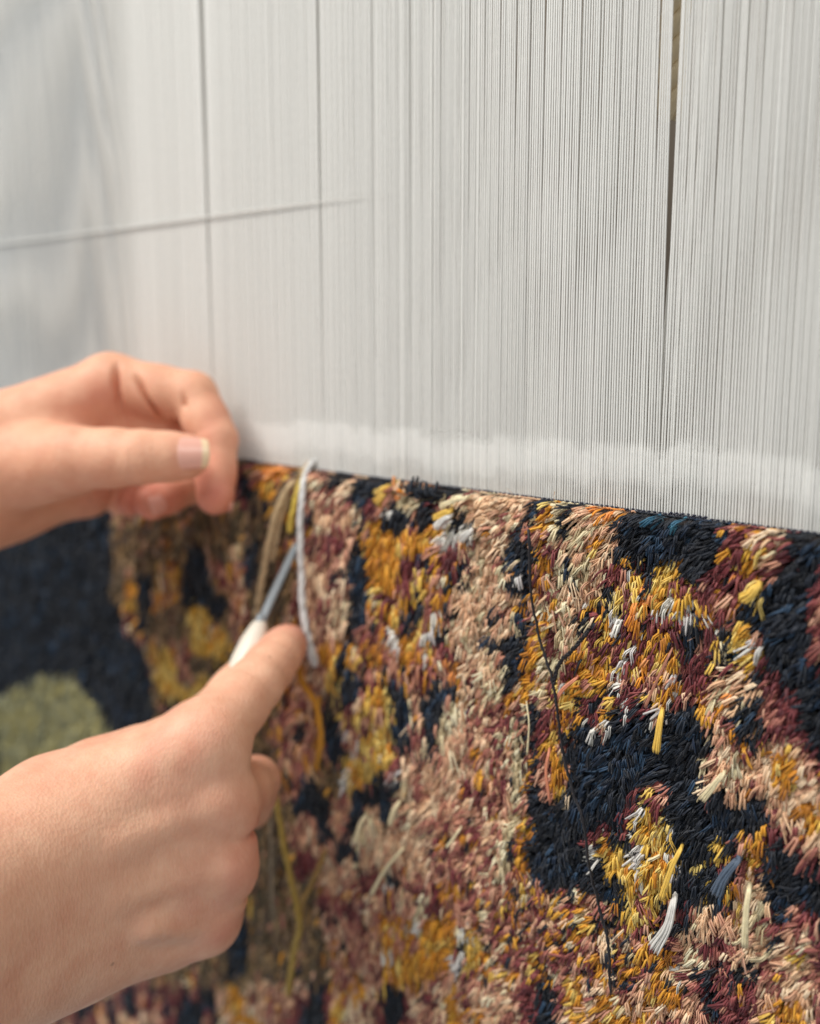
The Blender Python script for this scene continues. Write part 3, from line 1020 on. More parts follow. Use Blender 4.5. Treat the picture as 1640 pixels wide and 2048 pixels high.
I C 1490 1000 1560 760 1600 770 1520 1100 1515 1340 1465 1340 1490 1100
I D 960 620 1040 600 1040 700 960 700
'''
for ln in MOTIFS.strip().splitlines():
    q = ln.split()
    P_(q[0], q[1], *map(float, q[2:]))


def inside(poly, x, y):
    c = np.zeros(x.shape, bool)
    n = len(poly)
    j = n - 1
    for i in range(n):
        xi, yi = poly[i]
        xj, yj = poly[j]
        c ^= ((yi > y) != (yj > y)) & (x < (xj - xi) * (y - yi) / (yj - yi + 1e-12) + xi)
        j = i
    return c


def pattern(x, z):
    """mix index for points of the pile face (plane just in front of the warp)"""
    Q = np.stack([x, np.full_like(x, -0.0055), z], -1)
    px, py, _ = to_px(Q)
    # the weave has ragged outlines
    px = px + (vnoise(x * 700, z * 500, 5) - .5) * 10 + rng.normal(0, 1.5, x.shape)
    py = py + (vnoise(x * 600, z * 400, 9) - .5) * 16 + rng.normal(0, 2.0, x.shape)
    m = np.full(x.shape, MN.index('U'))
    n = vnoise(x * 70 + 3, z * 45, 21) * .6 + vnoise(x * 160, z * 100, 22) * .4
    outside = (px > 1530) | (py > 1965) | (px < 100)
    for lo, hi, k in ((0.0, .36, 'K'), (.36, .46, 'M'), (.46, .56, 'R'), (.56, .66, 'P'), (.66, 1.1, 'G')):
        m[outside & (n >= lo) & (n < hi)] = MN.index(k)
    for k, poly in POLY:
        lo = poly.min(0)
        hi = poly.max(0)
        s = np.nonzero((px > lo[0]) & (px < hi[0]) & (py > lo[1]) & (py < hi[1]) & (~outside | (px < 100) & (py < 1965)))[0]
        if len(s):
            t = inside(poly, px[s], py[s])
            m[s[t]] = k
    return m, px, py


def mix_colors(m, x, z):
    """pick a strand colour; neighbours tend to share one (yarn is knotted in small patches)"""
    out = np.zeros((len(m), 3))
    r = rng.random(len(m))
    r2 = vnoise(x * 440, z * 260, 31)
    # equalise the smooth noise so that it is about uniform
    r2 = np.argsort(np.argsort(r2)) / len(r2)
    rr = np.where(rng.random(len(m)) < 0.88, r2, r)
    for k, name in enumerate(MN):
        s = np.nonzero(m == k)[0]
        if not len(s): continue
        w_ = np.array([b for _, b in MIX[name]])
        cum = np.cumsum(w_) / w_.sum()
        q = rr[s]
        q = np.argsort(np.argsort(q)) / max(1, len(q))
        pick = np.minimum(np.searchsorted(cum, q), len(cum) - 1)
        pi_ = np.array([PN.index(a) for a, _ in MIX[name]])[pick]
        sub = (rng.random(len(s)) * PL[pi_]).astype(int)
        out[s] = PC[pi_, sub]
    return out * rng.uniform(0.85, 1.12, (len(m), 1))


# ------------------------------------------------------------------ carpet
carpet = empty('carpet', (0, -0.001, FELL), label='half-woven shaggy carpet in navy, gold, peach and maroon hanging from the warp', cat='carpet')
XL = float(on_plane(0, 1300)[0]) - 0.03
ZB = -0.42
# the woven ground behind the pile, slightly uneven
nx, nz = 160, 90
gx_, gz_ = np.meshgrid(np.linspace(XL, X_R, nx), np.linspace(ZB, FELL - 0.001, nz), indexing='ij')
yf = -0.0008 - 0.0006 * vnoise(gx_ * 300, gz_ * 300, 2)
V = np.concatenate([np.stack([gx_, yf, gz_], -1).reshape(-1, 3), np.stack([gx_, np.full_like(gx_, 0.0022), gz_], -1).reshape(-1, 3)])
idx = np.arange(nx * nz).reshape(nx, nz)
f1 = np.stack([idx[:-1, :-1], idx[1:, :-1], idx[1:, 1:], idx[:-1, 1:]], -1).reshape(-1, 4)
f2 = f1[:, ::-1] + nx * nz
edge = np.concatenate([idx[:, -1], idx[-1, ::-1][1:], idx[::-1, 0][1:], idx[0, :][1:-1]])
e2 = np.roll(edge, -1)
f3 = np.stack([edge, e2, e2 + nx * nz, edge + nx * nz], -1)
mesh_obj('woven_ground', V, np.concatenate([f1, f2, f3]), M_base, carpet)


NF = 3        # fibres in one knot's tuft


def pile_arrays(x, z, col, L, R):
    """every knot is a little tuft of NF fibres that share lie, length and colour"""
    n = len(x)
    NS = 3
    zc = vnoise(x * 260, z * 150, 41)
    zc2 = vnoise(x * 95 + 9, z * 60, 43)
    near_fell = np.clip(1 - (FELL - z) / 0.014, 0, 1)
    # lie of the pile: down and a little to the left, combed further left under the fell
    a = (zc - .5) * 0.9 + (zc2 - .5) * 0.9 + rng.normal(0, 0.24, n) * np.where(x < xb, .7, 1.0) - np.where(x < xb, .16, .30) - near_fell * 0.65
    out = 0.0012 + 0.0026 * vnoise(x * 110, z * 90, 53) + 0.0018 * vnoise(x * 330, z * 240, 51) + 0.0026 * rng.random(n) ** 1.5
    L = L * (1 - 0.2 * near_fell) * np.where(x < xb, 1.25, 1.0)
    curl = rng.normal(0, 0.16, n)
    rep = lambda q: np.repeat(q, NF, axis=0)
    x, z, a, out, L, R, curl, col = map(rep, (x, z, a, out, L, R, curl, col))
    n = len(x)
    th_ = np.tile(np.arange(NF) * 2 * pi / NF, n // NF) + rng.random(n) * .8
    ox, oz = np.cos(th_) * R * 0.8, np.sin(th_) * R * 0.8
    a = a + rng.normal(0, 0.10, n)
    L = L * rng.uniform(0.80, 1.10, n)
    dx, dz = np.sin(a), -np.cos(a)
    root = np.stack([x + ox * .7, np.full(n, -0.0007), z + oz * .7], -1)
    D = np.stack([dx, np.zeros(n), dz], -1)
    Sd = np.stack([-dz, np.zeros(n), dx], -1)
    O = np.array([0, -1.0, 0])
    of = np.cos(th_ + 1.0) * R * 0.7
    sf = np.sin(th_ + 1.0) * R * 0.9
    p1 = root + O * (out * 0.92 + of)[:, None] + D * (L * 0.30)[:, None] + Sd * (sf + curl * L * .3)[:, None]
    p2 = root + O * (out * 0.95 + of)[:, None] + D * (L * 0.90)[:, None] + Sd * (sf * 1.35 + curl * L * .1)[:, None]
    p3 = root + O * (out * 0.92 + of)[:, None] + D * (L * 0.98)[:, None] + Sd * (sf * 1.35)[:, None]
    p0 = root
    PTS = np.stack([p1, p2], 1)
    T = np.stack([p2 - p0, p2 - p1], 1)
    T /= np.linalg.norm(T, axis=2)[..., None] + 1e-12
    A = np.cross(T, np.broadcast_to(np.array([0, -1.0, 0.35]), T.shape))
    A /= np.linalg.norm(A, axis=2)[..., None] + 1e-9
    B = np.cross(T, A)
    rad = R[:, None] * np.array([0.92, 0.95])[None]
    ph = rng.random(n) * 2 * pi
    ang = ph[:, None] + np.arange(NS)[None] * 2 * pi / NS
    V = PTS[:, :, None] + rad[:, :, None, None] * (np.cos(ang)[:, None, :, None] * A[:, :, None] + 0.85 * np.sin(ang)[:, None, :, None] * B[:, :, None])
    V = np.concatenate([V.reshape(n, 2 * NS, 3), p3[:, None], p0[:, None]], 1)
    K = 2 * NS + 2
    f = []
    for i in range(1):
        for j in range(NS):
            a_, b_ = i * NS + j, i * NS + (j + 1) % NS
            c_, d_ = (i + 1) * NS + (j + 1) % NS, (i + 1) * NS + j
            f += [(a_, b_, c_), (a_, c_, d_)]
    for j in range(NS):
        f.append((NS + j, NS + (j + 1) % NS, 2 * NS))
        f.append(((j + 1) % NS, j, 2 * NS + 1))
    f = np.array(f)
    F = (f[None] + (np.arange(n) * K)[:, None, None]).reshape(-1, 3)
    C = np.repeat(col[:, None] * rng.uniform(.92, 1.08, (n, 1, 1)), K, 1)
    return V.reshape(-1, 3), F, C.reshape(-1, 3)


def grid_pts(x0, x1, sx, sz):
    X, Z = np.meshgrid(np.arange(x0, x1, sx), np.arange(ZB + 0.02, FELL - 0.0004, sz))
    X = X + (np.arange(X.shape[0]) % 2)[:, None] * sx / 2
    X = X.ravel() + rng.uniform(-.35, .35, X.size) * sx
    Z = np.minimum(Z.ravel() + rng.uniform(-.35, .35, Z.size) * sz, FELL - 0.0003)
    return X, Z


xa = float(on_plane(620, 1200)[0])
xb = float(on_plane(950, 1200)[0])
parts = []
for x0, x1, s in ((XL, xa, 1.65), (xa, xb, 1.38), (xb, X_R, 1.22)):
    X, Z = grid_pts(x0, x1, 0.00092 * s, 0.00098 * s)
    pxx, pyy, _ = to_px(np.stack([X, np.zeros_like(X), Z], -1))
    keep = (pyy < 2130) & (pxx > -90) & (pxx < 1720)
    parts.append((X[keep], Z[keep], np.full(keep.sum(), s)))
X = np.concatenate([p[0] for p in parts])
Z = np.concatenate([p[1] for p in parts])
S = np.concatenate([p[2] for p in parts])
m, px, py = pattern(X, Z - 0.0022)
col = mix_colors(m, X, Z)
n = len(X)

dark = np.isin(m, [MN.index('K'), MN.index('N')])
Lr = (0.0034 + 0.0044 * rng.random(n) ** 1.4) * (0.7 + 0.25 * S)
long_ = rng.random(n) < 0.05
Lr = np.where(long_ & ~dark, Lr * 1.5, Lr)
Rr = rng.uniform(0.00025, 0.00041, n) * (0.3 + 0.62 * S)
Rr = np.where(m == MN.index('W'), Rr * 1.15, Rr)
Rr = np.where(dark, Rr * 0.85, Rr)
Lr = np.where(dark, Lr * 0.95, Lr)
V, F, C = pile_arrays(X, Z, col, Lr, Rr)
pile = mesh_obj('pile', V, F, M_pile, carpet, colors=C)
tag(pile, kind='stuff')

# lint: fine hairs standing off the pile
q = rng.choice(np.nonzero((px > 500) & ~dark)[0], 7000, replace=False)
nl = len(q)
b0 = np.stack([X[q], np.full(nl, -0.003), Z[q]], -1)
d0 = rng.normal(0, 1, (nl, 3)) * np.array([.7, .3, .7]) + np.array([-.3, -.35, -.5])
d0 /= np.linalg.norm(d0, axis=1)[:, None]
d1 = d0 + rng.normal(0, .5, (nl, 3))
d1[:, 1] = np.minimum(d1[:, 1], 0.15)
ll = rng.uniform(0.0022, 0.005, nl)[:, None]
pts = np.stack([b0, b0 + d0 * ll * .5, b0 + d0 * ll * .5 + d1 * ll * .5], 1)
an = np.arange(3) * 2 * pi / 3
offv = np.stack([np.cos(an), np.zeros(3), np.sin(an)], -1)
V = (pts[:, :, None] + offv[None, None] * 0.00007).reshape(-1, 3)
fl_ = np.array([(i * 3 + j, i * 3 + (j + 1) % 3, i * 3 + 3 + (j + 1) % 3, i * 3 + 3 + j) for i in range(2) for j in range(3)])
F = (fl_[None] + (np.arange(nl) * 9)[:, None, None]).reshape(-1, 4)
tag(mesh_obj('lint', V, F, M_pile, carpet, colors=np.repeat(np.clip(col[q] * 1.1 + .03, 0, .9), 9, axis=0)), kind='stuff')

# the larger strands that stand out of the pile, each one its own piece
cand = np.nonzero((px > 900) & (px < 1600) & (py > 1040) & (py < 2000) & np.isin(m, [MN.index(k) for k in 'WCYGMRPVXU']))[0]
wt = np.where(m[cand] == MN.index('W'), 6.0, 1.0)
sel = rng.choice(cand, 285, replace=False, p=wt / wt.sum())
fixed = []   # (px, py, length m, radius m, angle rad, colour)
for q in sel:
    a = -0.38 + rng.normal(0, 0.24)
    lum = col[q].mean()
    fixed.append((X[q], Z[q], rng.uniform(0.0050, 0.0082), rng.uniform(0.00042, 0.00066), a, col[q]))


def bundle(P, R, flare=1.1, nf=7, ns=4, twist=0.0, fray=0.0, taper=1.0):
    """fibres laid side by side along the path P, spreading towards the end"""
    P = np.asarray(P)
    m_ = len(P)
    s_ = np.concatenate([[0], np.cumsum(np.linalg.norm(np.diff(P, axis=0), axis=1))])
    t = s_ / s_[-1]
    T = np.gradient(P, axis=0)
    T /= np.linalg.norm(T, axis=1)[:, None]
    A = np.cross(T, np.array([0.05, -1.0, 0.1]))
    A /= np.linalg.norm(A, axis=1)[:, None]
    B = np.cross(T, A)
    Vs, Fs, sh = [], [], []
    off = 0
    for k in range(nf):
        q = math.sqrt((k + .5) / nf)
        a0 = k * 2.39996
        a = a0 + twist * s_
        w_ = R * (0.75 + (flare - 0.75) * t ** 1.6) * q * 0.72
        w_ = w_ + fray * rng.uniform(0, 1) * np.clip(t - .7, 0, 1) ** 1.2 * 3.0 * R
        end = m_ if k % 3 else max(4, m_ - int(rng.integers(0, max(1, m_ // 7) + 1)))
        Q = P + A * (np.cos(a) * w_)[:, None] + B * (0.75 * np.sin(a) * w_)[:, None]
        r = R * 1.15 / math.sqrt(nf) * rng.uniform(.85, 1.1) * (0.85 + 0.15 * np.sin(s_ * 900 + k * 2))
        r = r * (1 - (1 - taper) * t)
        r[end - 1] *= 0.45
        V, F = tube(Q[:end], r[:end], ns)
        Vs.append(V)
        Fs += [tuple(i + off for i in f) for f in F]
        sh.append(np.full(len(V), rng.uniform(.86, 1.1)))
        off += len(V)
    return np.concatenate(Vs), Fs, np.concatenate(sh)


def strand(x, z, L, R, a, c, name='tuft', flare=1.15, out0=0.0055, label=None, curl=0.25, ns=7):
    d = np.array([sin(a), 0, -cos(a)])
    side = np.array([cos(a), 0, sin(a)])
    t = np.linspace(0, 1, 8)
    out = out0 * (np.sin(np.clip(t * 2.2, 0, 1) * pi / 2)) + 0.0006 * np.sin(t * 5)
    P = np.array([x, -0.0008, z]) + d * (L * t)[:, None] + side * (L * curl * 0.35 * np.sin(t * pi))[:, None] + np.array([0, -1.0, 0]) * out[:, None]
    rad = R * (0.6 + (flare - 0.6) * t ** 1.2)
    rad[-1] *= 0.8
    V, F, sh = bundle(P, R, flare + .15, nf=5, ns=3)
    cc = np.tile(c, (len(V), 1)) * sh[:, None]
    o = mesh_obj(name, V, F, M_pile, carpet, colors=cc)
    if label: o['label'] = label
    return o


for x, z, L, R, a, c in fixed:
    strand(x, z, L, R, a, c, curl=rng.normal(0, 0.16))

# the long loose ends one can follow with the eye
ENDS = [
    ((1352, 1785), (1335, 1855), (1308, 1900), 'white', 0.0011, 1.9, 'white tuft with a flared end'),
    ((1325, 1415), (1318, 1460), (1312, 1505), 'yellow', 0.0009, 1.25, 'long yellow loose end hanging over the navy'),
    ((1348, 1290), (1312, 1365), (1290, 1415), 'rose', 0.0004, 1.0, 'thin mauve loose end'),
    ((1100, 1490), (1092, 1545), (1100, 1605), 'salmon', 0.00055, 1.0, 'salmon loose end'),
    ((1052, 1395), (1058, 1450), (1054, 1510), 'cream', 0.0003, 1.0, 'fine cream loose end'),
    ((1160, 1350), (1125, 1380), (1112, 1402), 'salmon', 0.0006, 1.0, 'short salmon loose end'),
    ((1482, 1712), (1448, 1755), (1432, 1790), 'slate', 0.0012, 1.5, 'slate grey tuft'),
    ((1500, 1765), (1492, 1830), (1490, 1895), 'cream', 0.0009, 1.1, 'long cream loose end'),
    ((1452, 1540), (1425, 1575), (1405, 1600), 'cream', 0.0008, 1.3, 'cream tuft with a cut end'),
    ((812, 1690), (770, 1740), (742, 1790), 'cream', 0.0007, 1.1, 'cream loose end lying slantwise'),
    ((800, 1600), (785, 1628), (780, 1650), 'cream', 0.0009, 1.2, 'thick cream loose end'),
    ((735, 1625), (718, 1655), (712, 1685), 'cream', 0.0009, 1.2, 'thick cream cut end'),
    ((1520, 1165), (1500, 1190), (1484, 1200), 'yellow', 0.0012, 1.4, 'thick yellow tuft'),
    ((925, 1650), (905, 1680), (893, 1695), 'cream', 0.0005, 1.0, 'straight cream loose end'),
    ((1366, 1688), (1342, 1740), (1322, 1800), 'yellow', 0.0008, 1.0, 'olive yellow loose end'),
    ((905, 1028), (885, 1040), (870, 1056), 'white', 0.0011, 1.2, 'white tuft below the fell'),
    ((905, 1020), (885, 1028), (868, 1038), 'yellow', 0.0011, 1.1, 'yellow tuft below the fell'),
    ((938, 994), (905, 1002), (880, 1014), 'cream', 0.0009, 1.0, 'cream tuft under the fell'),
    ((945, 1058), (932, 1070), (920, 1082), 'white', 0.0009, 1.8, 'white tuft with a splayed end'),
]
for a_, b_, c_, pc, R, fl, lab in ENDS:
    pts = [on_plane(a_[0], a_[1], -0.0045), on_plane(a_[0] * .7 + b_[0] * .3, a_[1] * .7 + b_[1] * .3, -0.0085), on_plane(b_[0], b_[1], -0.0095), on_plane(c_[0], c_[1], -0.0090)]
    P = smooth_path(pts, 18)
    tt = np.linspace(0, 1, len(P))
    rad = R * (0.8 + (fl - 0.8) * tt ** 2)
    rad[-1] *= 0.8
    V, F, sh = bundle(P, R * 1.15, fl * 1.1, nf=15, ns=5, fray=0.25)
    c = PC[PN.index(pc), 0]
    o = mesh_obj('loose_end', V, F, M_pile, carpet, colors=np.tile(c, (len(V), 1)) * sh[:, None])
    o['label'] = lab

# two long black threads lying over the pile
for path_px, R, lab in (([(1058, 1060), (1062, 1180), (1075, 1260), (1100, 1345), (1115, 1420), (1125, 1500), (1145, 1580), (1165, 1640), (1178, 1730), (1200, 1820), (1215, 1880), (1222, 1990)], 0.00055, 'long black thread trailing down over the pile'),
                        ([(1175, 1262), (1150, 1295), (1118, 1328), (1106, 1372)], 0.0006, 'short black thread forking off the long one')):
    pts = [on_plane(a, b, -0.0096 - 0.0006 * sin(i * 2.0)) for i, (a, b) in enumerate(path_px)]
    P = smooth_path(pts, 60)
    P = P + rng.normal(0, 0.00010, P.shape)
    V, F, sh = bundle(P, R * 1.15, 1.0, nf=4, ns=4, twist=1200, fray=0.1)
    o = mesh_obj('loose_thread', V, F, M_pile, carpet, colors=np.tile(srgb((34, 32, 36)), (len(V), 1)) * sh[:, None])
    o['label'] = lab

# a clump of knots that stands up above the fell
for k in range(46):
    hx = rng.uniform(824, 905)
    c = PC[PN.index('black'), rng.integers(0, 4)] if hx > 846 or rng.random() < .3 else PC[PN.index('orange' if rng.random() < .4 else 'peach'), rng.integers(0, 3)]
    p = on_plane(hx, 985 + (hx - 860) * 0.12 + rng.uniform(-6, 8))
    strand(p[0], min(p[2], FELL - 0.0004), rng.uniform(0.0038, 0.0062), rng.uniform(.0004, .0006), -2.35 + rng.normal(0, .35), c, name='standing_tuft', out0=0.006, ns=5)
# last rows of weft at the fell: dark thread going over and under the warp
for r_ in range(3):
    t = np.arange(X_END, X_R, SP / 3)
    ph = pi * (t - X_END) / SP + r_ * pi
    P = np.stack([t, 0.0 - 0.0006 * np.cos(ph), FELL - 0.0001 - 0.00042 * (2 - r_) + 0.00018 * vnoise(t * 350, t * 0 + r_, 61) + 0.0005 * (vnoise(t * 90, t * 0, 62) > 0.8)], -1)
    V, F = tube(P, 0.00024, 5)
    mesh_obj('weft', V, np.array([f for f in F if len(f) == 4]), M_weft, carpet)
# knots on the newest row stand a little above the rest (small dark heads)
kx = xs_all[rng.random(len(xs_all)) < 0.8]
col_k = mix_colors(pattern(kx, np.full(len(kx), FELL - 0.003))[0], kx, np.full(len(kx), FELL))
t8 = np.arange(8) * pi / 4
Vs, Fs, Cs = [], [], []
for i, xk in enumerate(kx):
    P = np.array([[xk - 0.0006, -0.0004, FELL - 0.0010], [xk - 0.0003, -0.0011, FELL - 0.0005], [xk + 0.0003, -0.0011, FELL - 0.0005 + rng.uniform(0, 0.0003)], [xk + 0.0006, -0.0004, FELL - 0.0010]])
    V, F = tube(P, 0.00030, 5)
    Fs.append(np.array([f for f in F if len(f) == 4]) + 20 * i)
    Vs.append(V)
    Cs.append(np.tile(col_k[i], (20, 1)))
o = mesh_obj('knots', np.concatenate(Vs), np.concatenate(Fs), M_pile, carpet, colors=np.concatenate(Cs))
tag(o, kind='stuff')

# ------------------------------------------------------------------ hands: one continuous surface each, from a blended distance field
def seg(p, a, b, ra, rb):
    ba = b - a
    t = np.clip(((p - a) @ ba) / (ba @ ba + 1e-12), 0, 1)
    q = p - a - t[:, None] * ba
    return np.sqrt((q * q).sum(1)) - (ra + (rb - ra) * t)


def smin(a, b, k):
    h = np.clip(0.5 + 0.5 * (b - a) / k, 0, 1)
    return b + (a - b) * h - k * h * (1 - h)


class Hand:
    def __init__(self):
        self.palm, self.fing, self.groove, self.bump, self.red = [], [], [], [], []

    def J(self, px, py, d): return at(px, py, d)

    def add_palm(self, a, b, ra, rb, k=0.007): self.palm.append((at(*a), at(*b), ra / 1000, rb / 1000, k))

    def add_finger(self, js, rs, k_root=0.006):
        P = [at(*j) for j in js]
        self.fing.append((P, [r / 1000 for r in rs], k_root))
        return P

    def sdf(self, p):
        d = None
        for a, b, ra, rb, k in self.palm:
            s = seg(p, a, b, ra, rb)
            d = s if d is None else smin(d, s, k)
        for P, R, kr in self.fing:
            f = None
            for i in range(len(P) - 1):
                s = seg(p, P[i], P[i + 1], R[i], R[i + 1])
                # fuller phalanx between slightly slimmer joints
                s = smin(s, seg(p, P[i] * .45 + P[i + 1] * .55, P[i] * .4 + P[i + 1] * .6, R[i + 1] * 1.03, R[i + 1] * 1.03), 0.003)
                f = s if f is None else smin(f, s, 0.0018)
            dr = np.linalg.norm(p - P[0], axis=1)
            k = 0.0009 + kr * np.exp(-(dr / 0.016) ** 2)
            d = smin(d, f, k)
        for c, r, k in self.bump:
            d = smin(d, np.linalg.norm(p - c, axis=1) - r, k)
        for c, ax, w_, R, dep in self.groove:
            q = p - c
            u = q @ ax
            d = d + dep * np.exp(-(u / w_) ** 2) * np.exp(-((q * q).sum(1)) / R ** 2)
        return d

    def mesh(self, h, lo, hi):
        n = np.ceil((hi - lo) / h).astype(int) + 1
        ax = [lo[i] + h * np.arange(n[i]) for i in range(3)]
        bs = 8
        nb = (n + bs - 1) // bs
        phi = np.empty(nb * bs, np.float32)
        cx = [lo[i] + h * (np.arange(nb[i]) * bs + bs / 2 - .5) for i in range(3)]
        G = np.stack(np.meshgrid(*cx, indexing='ij'), -1).reshape(-1, 3)
        cd = np.concatenate([self.sdf(G[i:i + 200000]) for i in range(0, len(G), 200000)])
        near_ = np.abs(cd) < h * bs * 0.9 + 0.004
        loc = np.stack(np.meshgrid(*[np.arange(bs) * h] * 3, indexing='ij'), -1).reshape(-1, 3) - h * (bs / 2 - .5)
        bi = np.stack(np.unravel_index(np.arange(len(G)), nb), -1)
        act_b = np.nonzero(near_)[0]
        for i in np.nonzero(~near_)[0]:
            a_, b_, c_ = bi[i] * bs
            phi[a_:a_ + bs, b_:b_ + bs, c_:c_ + bs] = cd[i]
        for k0 in range(0, len(act_b), 400):
            ids = act_b[k0:k0 + 400]
            pts = (G[ids][:, None] + loc[None]).reshape(-1, 3)
            d = self.sdf(pts).reshape(len(ids), bs, bs, bs)
            for q, i in enumerate(ids):
                a_, b_, c_ = bi[i] * bs
                phi[a_:a_ + bs, b_:b_ + bs, c_:c_ + bs] = d[q]
        n = nb * bs
        ins = phi < 0
        nx, ny, nz = phi.shape
        cnt = np.zeros((nx - 1, ny - 1, nz - 1), np.int8)
        for a in (0, 1):
            for b in (0, 1):
                for c in (0, 1):
                    cnt += ins[a:nx - 1 + a, b:ny - 1 + b, c:nz - 1 + c]
        act = (cnt > 0) & (cnt < 8)
        ci = np.argwhere(act)
        idm = -np.ones(act.shape, np.int64)
        idm[act] = np.arange(len(ci))
        acc = np.zeros((len(ci), 3))
        num = np.zeros(len(ci))
        corners = [(a, b, c) for a in (0, 1) for b in (0, 1) for c in (0, 1)]
        for e0 in corners:
            for axis in range(3):
                if e0[axis] == 1: continue
                e1 = list(e0); e1[axis] = 1
                v0 = phi[ci[:, 0] + e0[0], ci[:, 1] + e0[1], ci[:, 2] + e0[2]]
                v1 = phi[ci[:, 0] + e1[0], ci[:, 1] + e1[1], ci[:, 2] + e1[2]]
                x = (v0 < 0) != (v1 < 0)
                t = np.where(x, v0 / np.where(x, v0 - v1, 1), 0)
                q = np.array(e0)[None] + 0.0 * acc
                q[:, axis] += t
                acc += q * x[:, None]
                num += x
        V = lo + h * (ci + acc / num[:, None])
        quads = []
        for axis in range(3):
            s0 = [slice(None)] * 3; s1 = [slice(None)] * 3
            s0[axis] = slice(0, -1); s1[axis] = slice(1, None)
            a_, b_ = ins[tuple(s0)], ins[tuple(s1)]
            ch = np.argwhere(a_ != b_)
            o1, o2 = [(1, 2), (2, 0), (0, 1)][axis]
            ok = (ch[:, o1] > 0) & (ch[:, o2] > 0) & (ch[:, o1] < n[o1] - 1) & (ch[:, o2] < n[o2] - 1)
            ch = ch[ok]
            sgn = a_[tuple(ch.T)]
            def g(d1, d2):
                c = ch.copy(); c[:, o1] += d1; c[:, o2] += d2
                return idm[tuple(c.T)]
            q = np.stack([g(-1, -1), g(0, -1), g(0, 0), g(-1, 0)], -1)
            q[~sgn] = q[~sgn][:, ::-1]
            quads.append(q)
        F = np.concatenate(quads)
        F = F[(F >= 0).all(1)]
        for _ in range(2):       # settle the vertices on the exact surface
            e = 0.0002
            f0 = self.sdf(V)
            g_ = np.stack([self.sdf(V + np.eye(3)[i] * e) - f0 for i in range(3)], -1) / e
            V = V - np.clip(f0, -h, h)[:, None] * g_ / ((g_ ** 2).sum(1)[:, None] + 1e-6)
        return V, F

    def colour(self, V, base, pink):
        c = np.tile(srgb(base), (len(V), 1))
        wgt = np.zeros(len(V))
        for q, R, a in self.red:
            wgt = np.maximum(wgt, a * np.exp(-((V - q) ** 2).sum(1) / R ** 2))
        n = vnoise(V[:, 0] * 150 + V[:, 1] * 90, V[:, 2] * 150 - V[:, 1] * 70, 77)
        wgt = np.clip(wgt + (n - .5) * 0.34, 0, 1)
        return c * (1 - wgt[:, None]) + srgb(pink) * wgt[:, None]


def unit(v): return v / np.linalg.norm(v)


def nail(name, parent, c, axis, nrm, R, wid, length, edge=True, droop=0.10):
    """curved nail plate: c is a point on the finger's axis under the nail"""
    axis = unit(axis)
    nrm = unit(nrm - axis * (nrm @ axis))
    side = np.cross(axis, nrm)
    nu, nv = 22, 17
    top, bot, cc = [], [], []
    pinkc, lun, free = srgb((228, 172, 154)), srgb((232, 186, 168)), srgb((232, 204, 166))
    for i in range(nu):
        u = i / (nu - 1)
        for j in range(nv):
            v = -1 + 2 * j / (nv - 1)
            # rounded root and tip outline
            ww = wid / 2 * (1 - 0.22 * (1 - min(1, u / 0.3)) ** 2 - 0.10 * max(0, (u - .75) / .25) ** 2)
            ang = v * ww / R
            l = length * (u - 0.5 + (0.07 * (1 - v * v)) * (1 if u > 0.5 else -0.8))
            r = R * (1 - droop * u * u) + 0.00010 + 0.00035 * math.sqrt(max(0, 1 - v * v)) * min(1, u * 5)
            p = c + axis * l + (nrm * cos(ang) + side * sin(ang)) * r
            top.append(p)
            bot.append(p - (nrm * cos(ang) + side * sin(ang)) * 0.0009)
            k = free if (edge and u > 0.8) else (lun if u < 0.2 else pinkc)
            cc.append(k)
    V = np.array(top + bot)
    N = nu * nv
    F = []
    for i in range(nu - 1):
        for j in range(nv - 1):
            a = i * nv + j
            F.append((a, a + 1, a + nv + 1, a + nv))
            F.append((N + a, N + a + nv, N + a + nv + 1, N + a + 1))
    ring = [i for i in range(nv)] + [i * nv + nv - 1 for i in range(1, nu)] + [(nu - 1) * nv + j for j in range(nv - 2, -1, -1)] + [i * nv for i in range(nu - 2, 0, -1)]
    for i in range(len(ring)):
        a, b = ring[i], ring[(i + 1) % len(ring)]
        F.append((b, a, N + a, N + b))
    return mesh_obj(name, V, F, M_nail, parent, colors=np.array(cc + cc))


def bounds(H, pad):
    P, R = [], []
    for a, b, ra, rb, _ in H.palm: P += [a, b]; R += [ra, rb]
    for Q, rr, _ in H.fing: P += Q; R += rr
    P = np.array(P); R = np.array(R)[:, None]
    return (P - R).min(0) - pad, (P + R).max(0) + pad


VIEW = -FWD      # roughly the direction a surface facing the lens points to

# --- hand above: thumb and forefinger pinching a thread
U_ = Hand()
U_.add_palm((-10, 878, .392), (222, 772, .402), 17, 12.2)
U_.add_palm((-10, 905, .402), (235, 832, .408), 17, 12)
U_.add_palm((-10, 930, .412), (200, 868, .432), 17, 11.5)
U_.add_palm((-10, 975, .418), (195, 925, .442), 16, 11)
U_.add_palm((-30, 990, .405), (170, 978, .425), 15, 12.5)
U_.add_palm((-20, 935, .388), (140, 925, .383), 17, 13.5, 0.008)
U_.add_palm((-10, 930, .405), (-470, 1010, .335), 25, 33, 0.012)
U_.add_palm((-10, 970, .415), (-470, 1090, .345), 24, 31, 0.012)
ix = U_.add_finger([(222, 772, .402), (386, 792, .398), (432, 878, .392), (431, 992, .386)], [12.2, 9.7, 8.4, 7.3], 0.010)
md = U_.add_finger([(235, 832, .408), (376, 872, .414), (376, 968, .408), (304, 1005, .396)], [12, 9.6, 8.2, 7.0])
rg = U_.add_finger([(200, 868, .432), (336, 925, .444), (326, 988, .432), (262, 1003, .416)], [11.5, 9.2, 7.6, 6.0])
lt = U_.add_finger([(195, 925, .442), (300, 960, .452), (290, 995, .44), (240, 1004, .430)], [11, 8.2, 7.2, 6.2])
